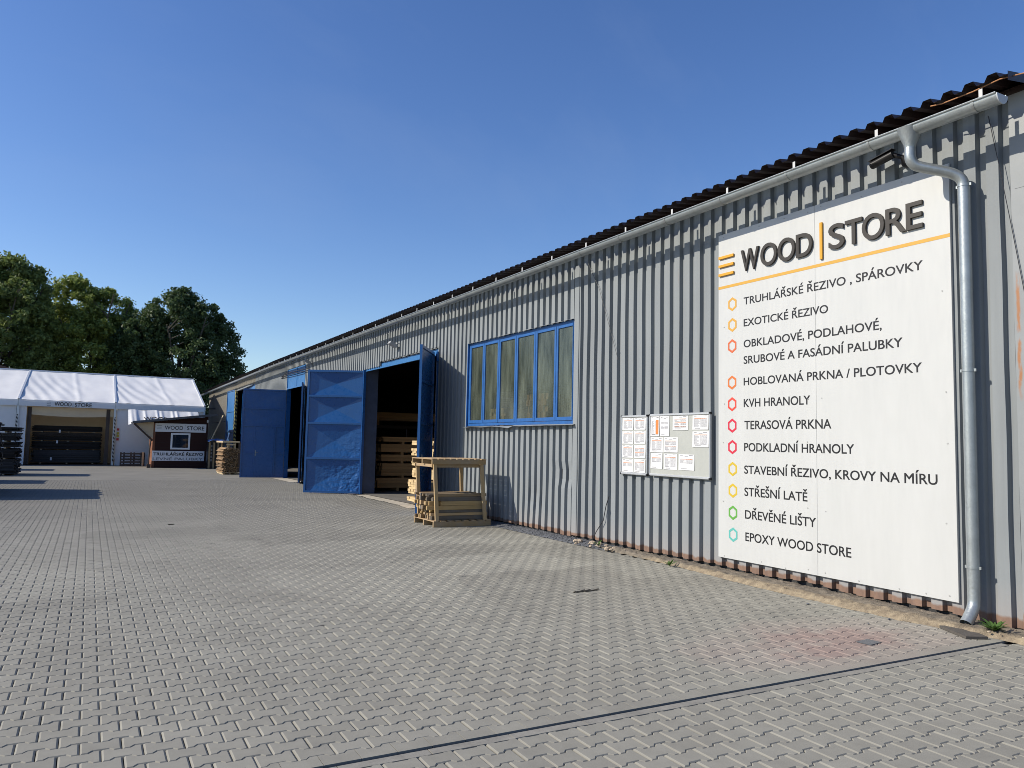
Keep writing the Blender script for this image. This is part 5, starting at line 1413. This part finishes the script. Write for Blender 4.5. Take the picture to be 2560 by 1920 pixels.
# ------------------------------------------------------------------ trees
def tree(loc, h, crown, lobes, n_leaf, leaf, label, mat, seed, trunk_r=0.35, light_dir=None):
    rs = np.random.default_rng(seed); random.seed(seed)
    o = thing('tree', (loc[0], loc[1], gz(loc[1])), label, 'tree', 'trees behind the tent')
    base = Vector((loc[0], loc[1], gz(loc[1])))
    mb = MB(); top = base + Vector((0.3, 0.2, h * 0.72))
    tips = []
    mb.tube([base, base + Vector((0.05, 0, h * 0.18)), base + Vector((0.15, 0.1, h * 0.4)), top], [trunk_r, trunk_r * 0.8, trunk_r * 0.55, trunk_r * 0.15], 9)
    cx, cy, cz, rx, ry, rz = crown
    for k in range(16):
        f = 0.16 + 0.5 * k / 16; s = base.lerp(top, f); a = k * 2.4 + random.random()
        tgt = Vector((cx + rx * 0.8 * math.cos(a), cy + ry * 0.8 * math.sin(a), cz + rz * random.uniform(-0.55, 0.75)))
        mid = s.lerp(tgt, 0.5) + Vector((0, 0, 0.5))
        mb.tube([s, mid, tgt], [trunk_r * 0.38, trunk_r * 0.22, 0.04], 6)
        for q in range(3):
            t2 = mid.lerp(tgt, random.uniform(0.2, 0.9)) ; mb.tube([t2, t2 + Vector((random.uniform(-1.3, 1.3), random.uniform(-1.3, 1.3), random.uniform(0.2, 1.6)))], [0.06, 0.015], 5)
    mb.build('trunk', 'bark', o, smooth=True)
    # clump centres: shell of the lobes
    cen = []
    for (lx, ly, lz, lr, cnt) in lobes:
        d = rs.normal(size=(cnt, 3)); d /= np.linalg.norm(d, axis=1)[:, None]
        rad = lr * (0.45 + 0.55 * rs.random(cnt) ** 0.45)
        cen.append(np.array([lx, ly, lz]) + d * rad[:, None] * np.array([1, 1, 0.95]))
    cen = np.concatenate(cen); m = len(cen)
    per = n_leaf // m; cr2 = rs.uniform(0.28, 0.75, m)
    d = rs.normal(size=(m, per, 3)); d /= np.linalg.norm(d, axis=2)[:, :, None]
    pos = cen[:, None, :] + d * (cr2[:, None, None] * rs.random((m, per, 1)) ** 0.5) * np.array([1, 1, 0.85])
    pos = pos.reshape(-1, 3); n = len(pos)
    nrm = rs.normal(size=(n, 3)) + d.reshape(-1, 3) * 0.7 + np.array([0, 0, 0.35]); nrm /= np.linalg.norm(nrm, axis=1)[:, None]
    ref = rs.normal(size=(n, 3)); t1 = np.cross(nrm, ref); t1 /= np.linalg.norm(t1, axis=1)[:, None]; t2 = np.cross(nrm, t1)
    sz = (leaf * rs.uniform(0.6, 1.25, n))[:, None]
    V = np.stack([pos - t1 * sz, pos - t2 * sz * 0.55 + nrm * sz * 0.12, pos + t1 * sz, pos + t2 * sz * 0.55 + nrm * sz * 0.12], 1).reshape(-1, 3) - np.array(base)
    me = bpy.data.meshes.new('crown'); me.vertices.add(4 * n); me.vertices.foreach_set('co', V.astype(np.float32).ravel())
    me.loops.add(4 * n); me.loops.foreach_set('vertex_index', np.arange(4 * n, dtype=np.int32))
    me.polygons.add(n); me.polygons.foreach_set('loop_start', np.arange(0, 4 * n, 4, dtype=np.int32)); me.update(calc_edges=True)
    me.polygons.foreach_set('use_smooth', np.zeros(n, dtype=bool))
    me.materials.append(MAT[mat])
    c = bpy.data.objects.new('crown', me); COL.objects.link(c); c.parent = o
    return o


TYD = 79.0
tree((-0.9, TYD, 0), 16.0, (-0.9, TYD, 9.6, 5.2, 4.6, 6.0), [(-0.9, TYD, 12.4, 3.2, 150), (-3.7, TYD - 0.5, 10.4, 2.8, 120), (2.1, TYD, 10.2, 3.0, 130), (-0.6, TYD - 1.5, 8.2, 4.2, 190), (-4.3, TYD, 7.2, 2.3, 80), (3.2, TYD, 7.8, 2.2, 80), (1.4, TYD, 13.0, 1.8, 60), (-0.8, TYD, 14.7, 1.35, 45), (0.8, TYD - 1, 5.6, 3.4, 110), (-3.6, TYD, 5.2, 2.6, 80), (2.9, TYD, 12.1, 1.2, 26), (-5.0, TYD - 0.5, 8.8, 2.3, 80), (-3.0, TYD - 0.5, 12.2, 1.7, 46)], 72000, 0.16, 'dark green round tree behind the right end of the tent', 'leaf_dark', 11)
tree((-8.3, TYD + 2, 0), 16.5, (-8.3, TYD + 2, 10, 4.6, 4.5, 6), [(-9.3, TYD + 2, 13.6, 2.6, 100), (-7.0, TYD + 2, 13.0, 2.5, 90), (-10.3, TYD + 1, 11.0, 2.2, 70), (-6.0, TYD + 2, 10.6, 2.6, 90), (-8.3, TYD + 1, 9.4, 3.6, 140), (-5.2, TYD + 2, 12.0, 1.5, 30), (-10.0, TYD + 2, 15.2, 1.2, 34), (-4.9, TYD + 2, 8.2, 2.0, 60), (-11.2, TYD + 2, 8.6, 2.4, 90), (-5.2, TYD + 2, 9.8, 2.0, 60), (-11.4, TYD + 2, 6.2, 2.0, 60), (-8.5, TYD + 2, 6.4, 3.4, 110)], 70000, 0.155, 'olive green tree with yellowish top in the middle of the row', 'leaf_olive', 12)
tree((-15.6, TYD - 1, 0), 18, (-15.6, TYD - 1, 11, 4.6, 4.5, 6), [(-16.4, TYD - 1, 13.4, 2.4, 90), (-13.5, TYD - 1, 13.9, 2.2, 80), (-14.3, TYD - 1, 15.7, 1.2, 40), (-12.5, TYD - 1, 15.2, 0.9, 22), (-18.0, TYD - 1, 13.6, 2.3, 80), (-15.0, TYD - 2, 11.4, 3.6, 150), (-12.9, TYD - 1, 12.2, 1.7, 50), (-18.4, TYD - 1, 11.4, 2.7, 90), (-14.6, TYD - 1, 8.2, 3.4, 120), (-15.8, TYD - 1, 15.4, 0.9, 22), (-12.2, TYD - 1, 9.6, 2.3, 90), (-18.4, TYD - 1, 8.0, 2.8, 100), (-12.4, TYD - 1, 7.0, 2.0, 60)], 74000, 0.155, 'tallest tree of the row, green and leafy at far left', 'leaf_mid', 13, 0.45)
tree((-24, TYD, 0), 17, (-24, TYD, 10, 4.6, 4.5, 6), [(-24, TYD, 13, 3.4, 150), (-21.5, TYD, 10, 3.2, 120), (-26.5, TYD, 10, 3.2, 120), (-24, TYD, 7, 3.6, 120)], 30000, 0.2, 'green tree beyond the left edge, mirrored in the window', 'leaf_mid', 14, 0.45)
tree((-33, TYD, 0), 16, (-33, TYD, 10, 4.6, 4.5, 6), [(-33, TYD, 12, 3.6, 150), (-30.5, TYD, 9, 3.2, 120), (-35.5, TYD, 9, 3.2, 120), (-33, TYD, 6.5, 3.6, 120)], 26000, 0.2, 'green tree farthest beyond the left edge, mirrored in window', 'leaf_mid', 15, 0.45)
random.seed(21)

# ------------------------------------------------------------------ small things on the ground
mb = MB()
R = Matrix.Rotation(math.radians(8), 3, 'Z'); mb.box(-0.60, -0.40, 4.14, 4.56, gz(4.3) + 0.004, gz(4.3) + 0.026, Matrix.Rotation(math.radians(-28), 3, 'Z'), (-0.55, 4.35, 0))
tag(mb.build('splash_board', 'old_pallet', None, loc=(-0.5, 4.35, 0)), 'short dark board lying under the downpipe mouth', 'board')
mb = MB(); mb.box(-1.72, -1.54, 4.42, 4.55, gz(4.5) + 0.001, gz(4.5) + 0.006, Matrix.Rotation(0.12, 3, 'Z'), (-1.63, 4.49, 0)); tag(mb.build('cover_plate', 'grey_trim', None, loc=(-1.63, 4.49, 0)), 'small dark square plate set among the reddish pavers', 'cover plate')


def weed(x, y, z0, n, r, label, droop=0.5, serr=True):
    o = thing('weed', (x, y, z0), label, 'weed', 'weeds at the wall foot'); mb = MB()
    for k in range(n):
        a = random.uniform(0, 2 * math.pi); ln = r * random.uniform(0.6, 1.1); w2 = ln * 0.11; up = random.uniform(0.5, 1.2)
        d = Vector((math.cos(a), math.sin(a), 0)); s = Vector((-math.sin(a), math.cos(a), 0)); pv = []
        for i in range(5):
            q = i / 4; c = Vector((x, y, z0)) + d * ln * q + Vector((0, 0, ln * up * q * (1 - droop * q)))
            ww = w2 * math.sin(math.pi * min(1, q * 0.9 + 0.1)); pv += [c - s * ww, c + s * ww]
        mb.add(pv, [(2 * i, 2 * i + 1, 2 * i + 3, 2 * i + 2) for i in range(4)])
    mb.build('leaf', 'leaf_weed', o)
    mb = MB(); mb.tube([(x, y, z0 - 0.01), (x + 0.01, y, z0 + r * 0.5)], 0.005, 5); mb.build('stem', 'leaf_weed', o)


weed(-0.30, 4.16, 0.03, 46, 0.14, 'green leafy weed growing beside the downpipe shoe', 0.45)
weed(-0.46, 8.50, 0.0, 12, 0.13, 'sparse grassy weed growing out of the concrete footing', 0.25)
weed(-0.30, 10.45, 0.03, 12, 0.12, 'small weed among the broken bricks at the gravel end', 0.5)


def stone(x, y, r, label, mat='stone', cat='stone', z0=None, group=None):
    mb = MB(); vs = []; n1, n2 = 7, 5; sd = random.random() * 50
    z = gz(y) if z0 is None else z0
    for j in range(n2):
        ph = math.pi * (j + 0.5) / n2
        for i in range(n1):
            th = 2 * math.pi * i / n1; q = r * (1 + 0.35 * noise.noise((math.cos(th) * 1.5 + sd, math.sin(th) * 1.5, ph)))
            vs.append((x + q * math.sin(ph) * math.cos(th) * 1.2, y + q * math.sin(ph) * math.sin(th), z + r * 0.55 + q * 0.6 * math.cos(ph)))
    fs = [(j * n1 + i, j * n1 + (i + 1) % n1, (j + 1) * n1 + (i + 1) % n1, (j + 1) * n1 + i) for j in range(n2 - 1) for i in range(n1)] + [tuple(range(n1)), tuple((n2 - 1) * n1 + i for i in range(n1))]
    mb.add(vs, fs); return tag(mb.build('stone', mat, None, loc=(x, y, z)), label, cat, group)


for k in range(34):
    y = random.uniform(3.3, 4.15); x = random.uniform(-0.42, -0.05)
    stone(x, y, random.uniform(0.008, 0.03), 'pale rubble stone lying at the foot of the smooth end panel', group='rubble at the end panel', z0=0.03)
for k in range(26):
    y = random.uniform(9.9, 11.2); x = random.uniform(-0.42, -0.03)
    stone(x, y, random.uniform(0.015, 0.05), 'broken brick and rubble where the gravel meets the footing', group='rubble at the gravel end', z0=gz(y) + 0.02)
for x, y, r, lab in ((-0.78, 5.85, 0.016, 'small dark stone lying alone on pavers near the footing'), (-0.62, 5.0, 0.014, 'tiny dark stone on the pavers near the downpipe'), (-1.0, 4.95, 0.010, 'tiny stone on the pavers by reddish stain')):
    stone(x, y, r, lab, 'gravel')
mb = MB()
for k in range(5):
    a = random.uniform(-0.5, 0.5); c = Vector((-2.6 + random.uniform(-.1, .1), 7.45 + random.uniform(-.04, .04), gz(7.4) + 0.006)); d = Vector((math.cos(a), math.sin(a) * 0.6, 0)) * random.uniform(0.06, 0.14)
    mb.tube([c - d, c, c + d * 0.9 + Vector((0, 0.02, 0.004))], 0.007, 5)
tag(mb.build('bark_scrap', 'bark', None, loc=(-2.6, 7.45, gz(7.45))), 'dark scrap of bark lying on the open pavers', 'bark scrap')
mb = MB(); mb.box(-6.29, -6.19, 16.2, 16.25, gz(16), gz(16) + 0.015); tag(mb.build('wood_chip', 'bark', None, loc=(-6.2, 16.2, gz(16))), 'small dark wood chip lying in the middle of the yard', 'wood chip')
mb = MB()   # hinge padlock
pl = thing('padlock', (-0.8, 17, 1.2), 'small silver padlock hanging on the edge-on blue door', 'padlock')
q = Vector(P_A(wd_A - 0.28, 1.22, 0.055)); mb.bevbox(q.x - 0.03, q.x + 0.03, q.y - 0.02, q.y + 0.02, q.z - 0.05, q.z + 0.03, 0.006); mb.build('body', 'zinc', pl)
mb = MB(); mb.tube([(q.x - 0.018, q.y, q.z + 0.028), (q.x - 0.018, q.y, q.z + 0.08), (q.x, q.y, q.z + 0.10), (q.x + 0.018, q.y, q.z + 0.08), (q.x + 0.018, q.y, q.z + 0.028)], 0.006, 6); mb.build('shackle', 'zinc', pl)
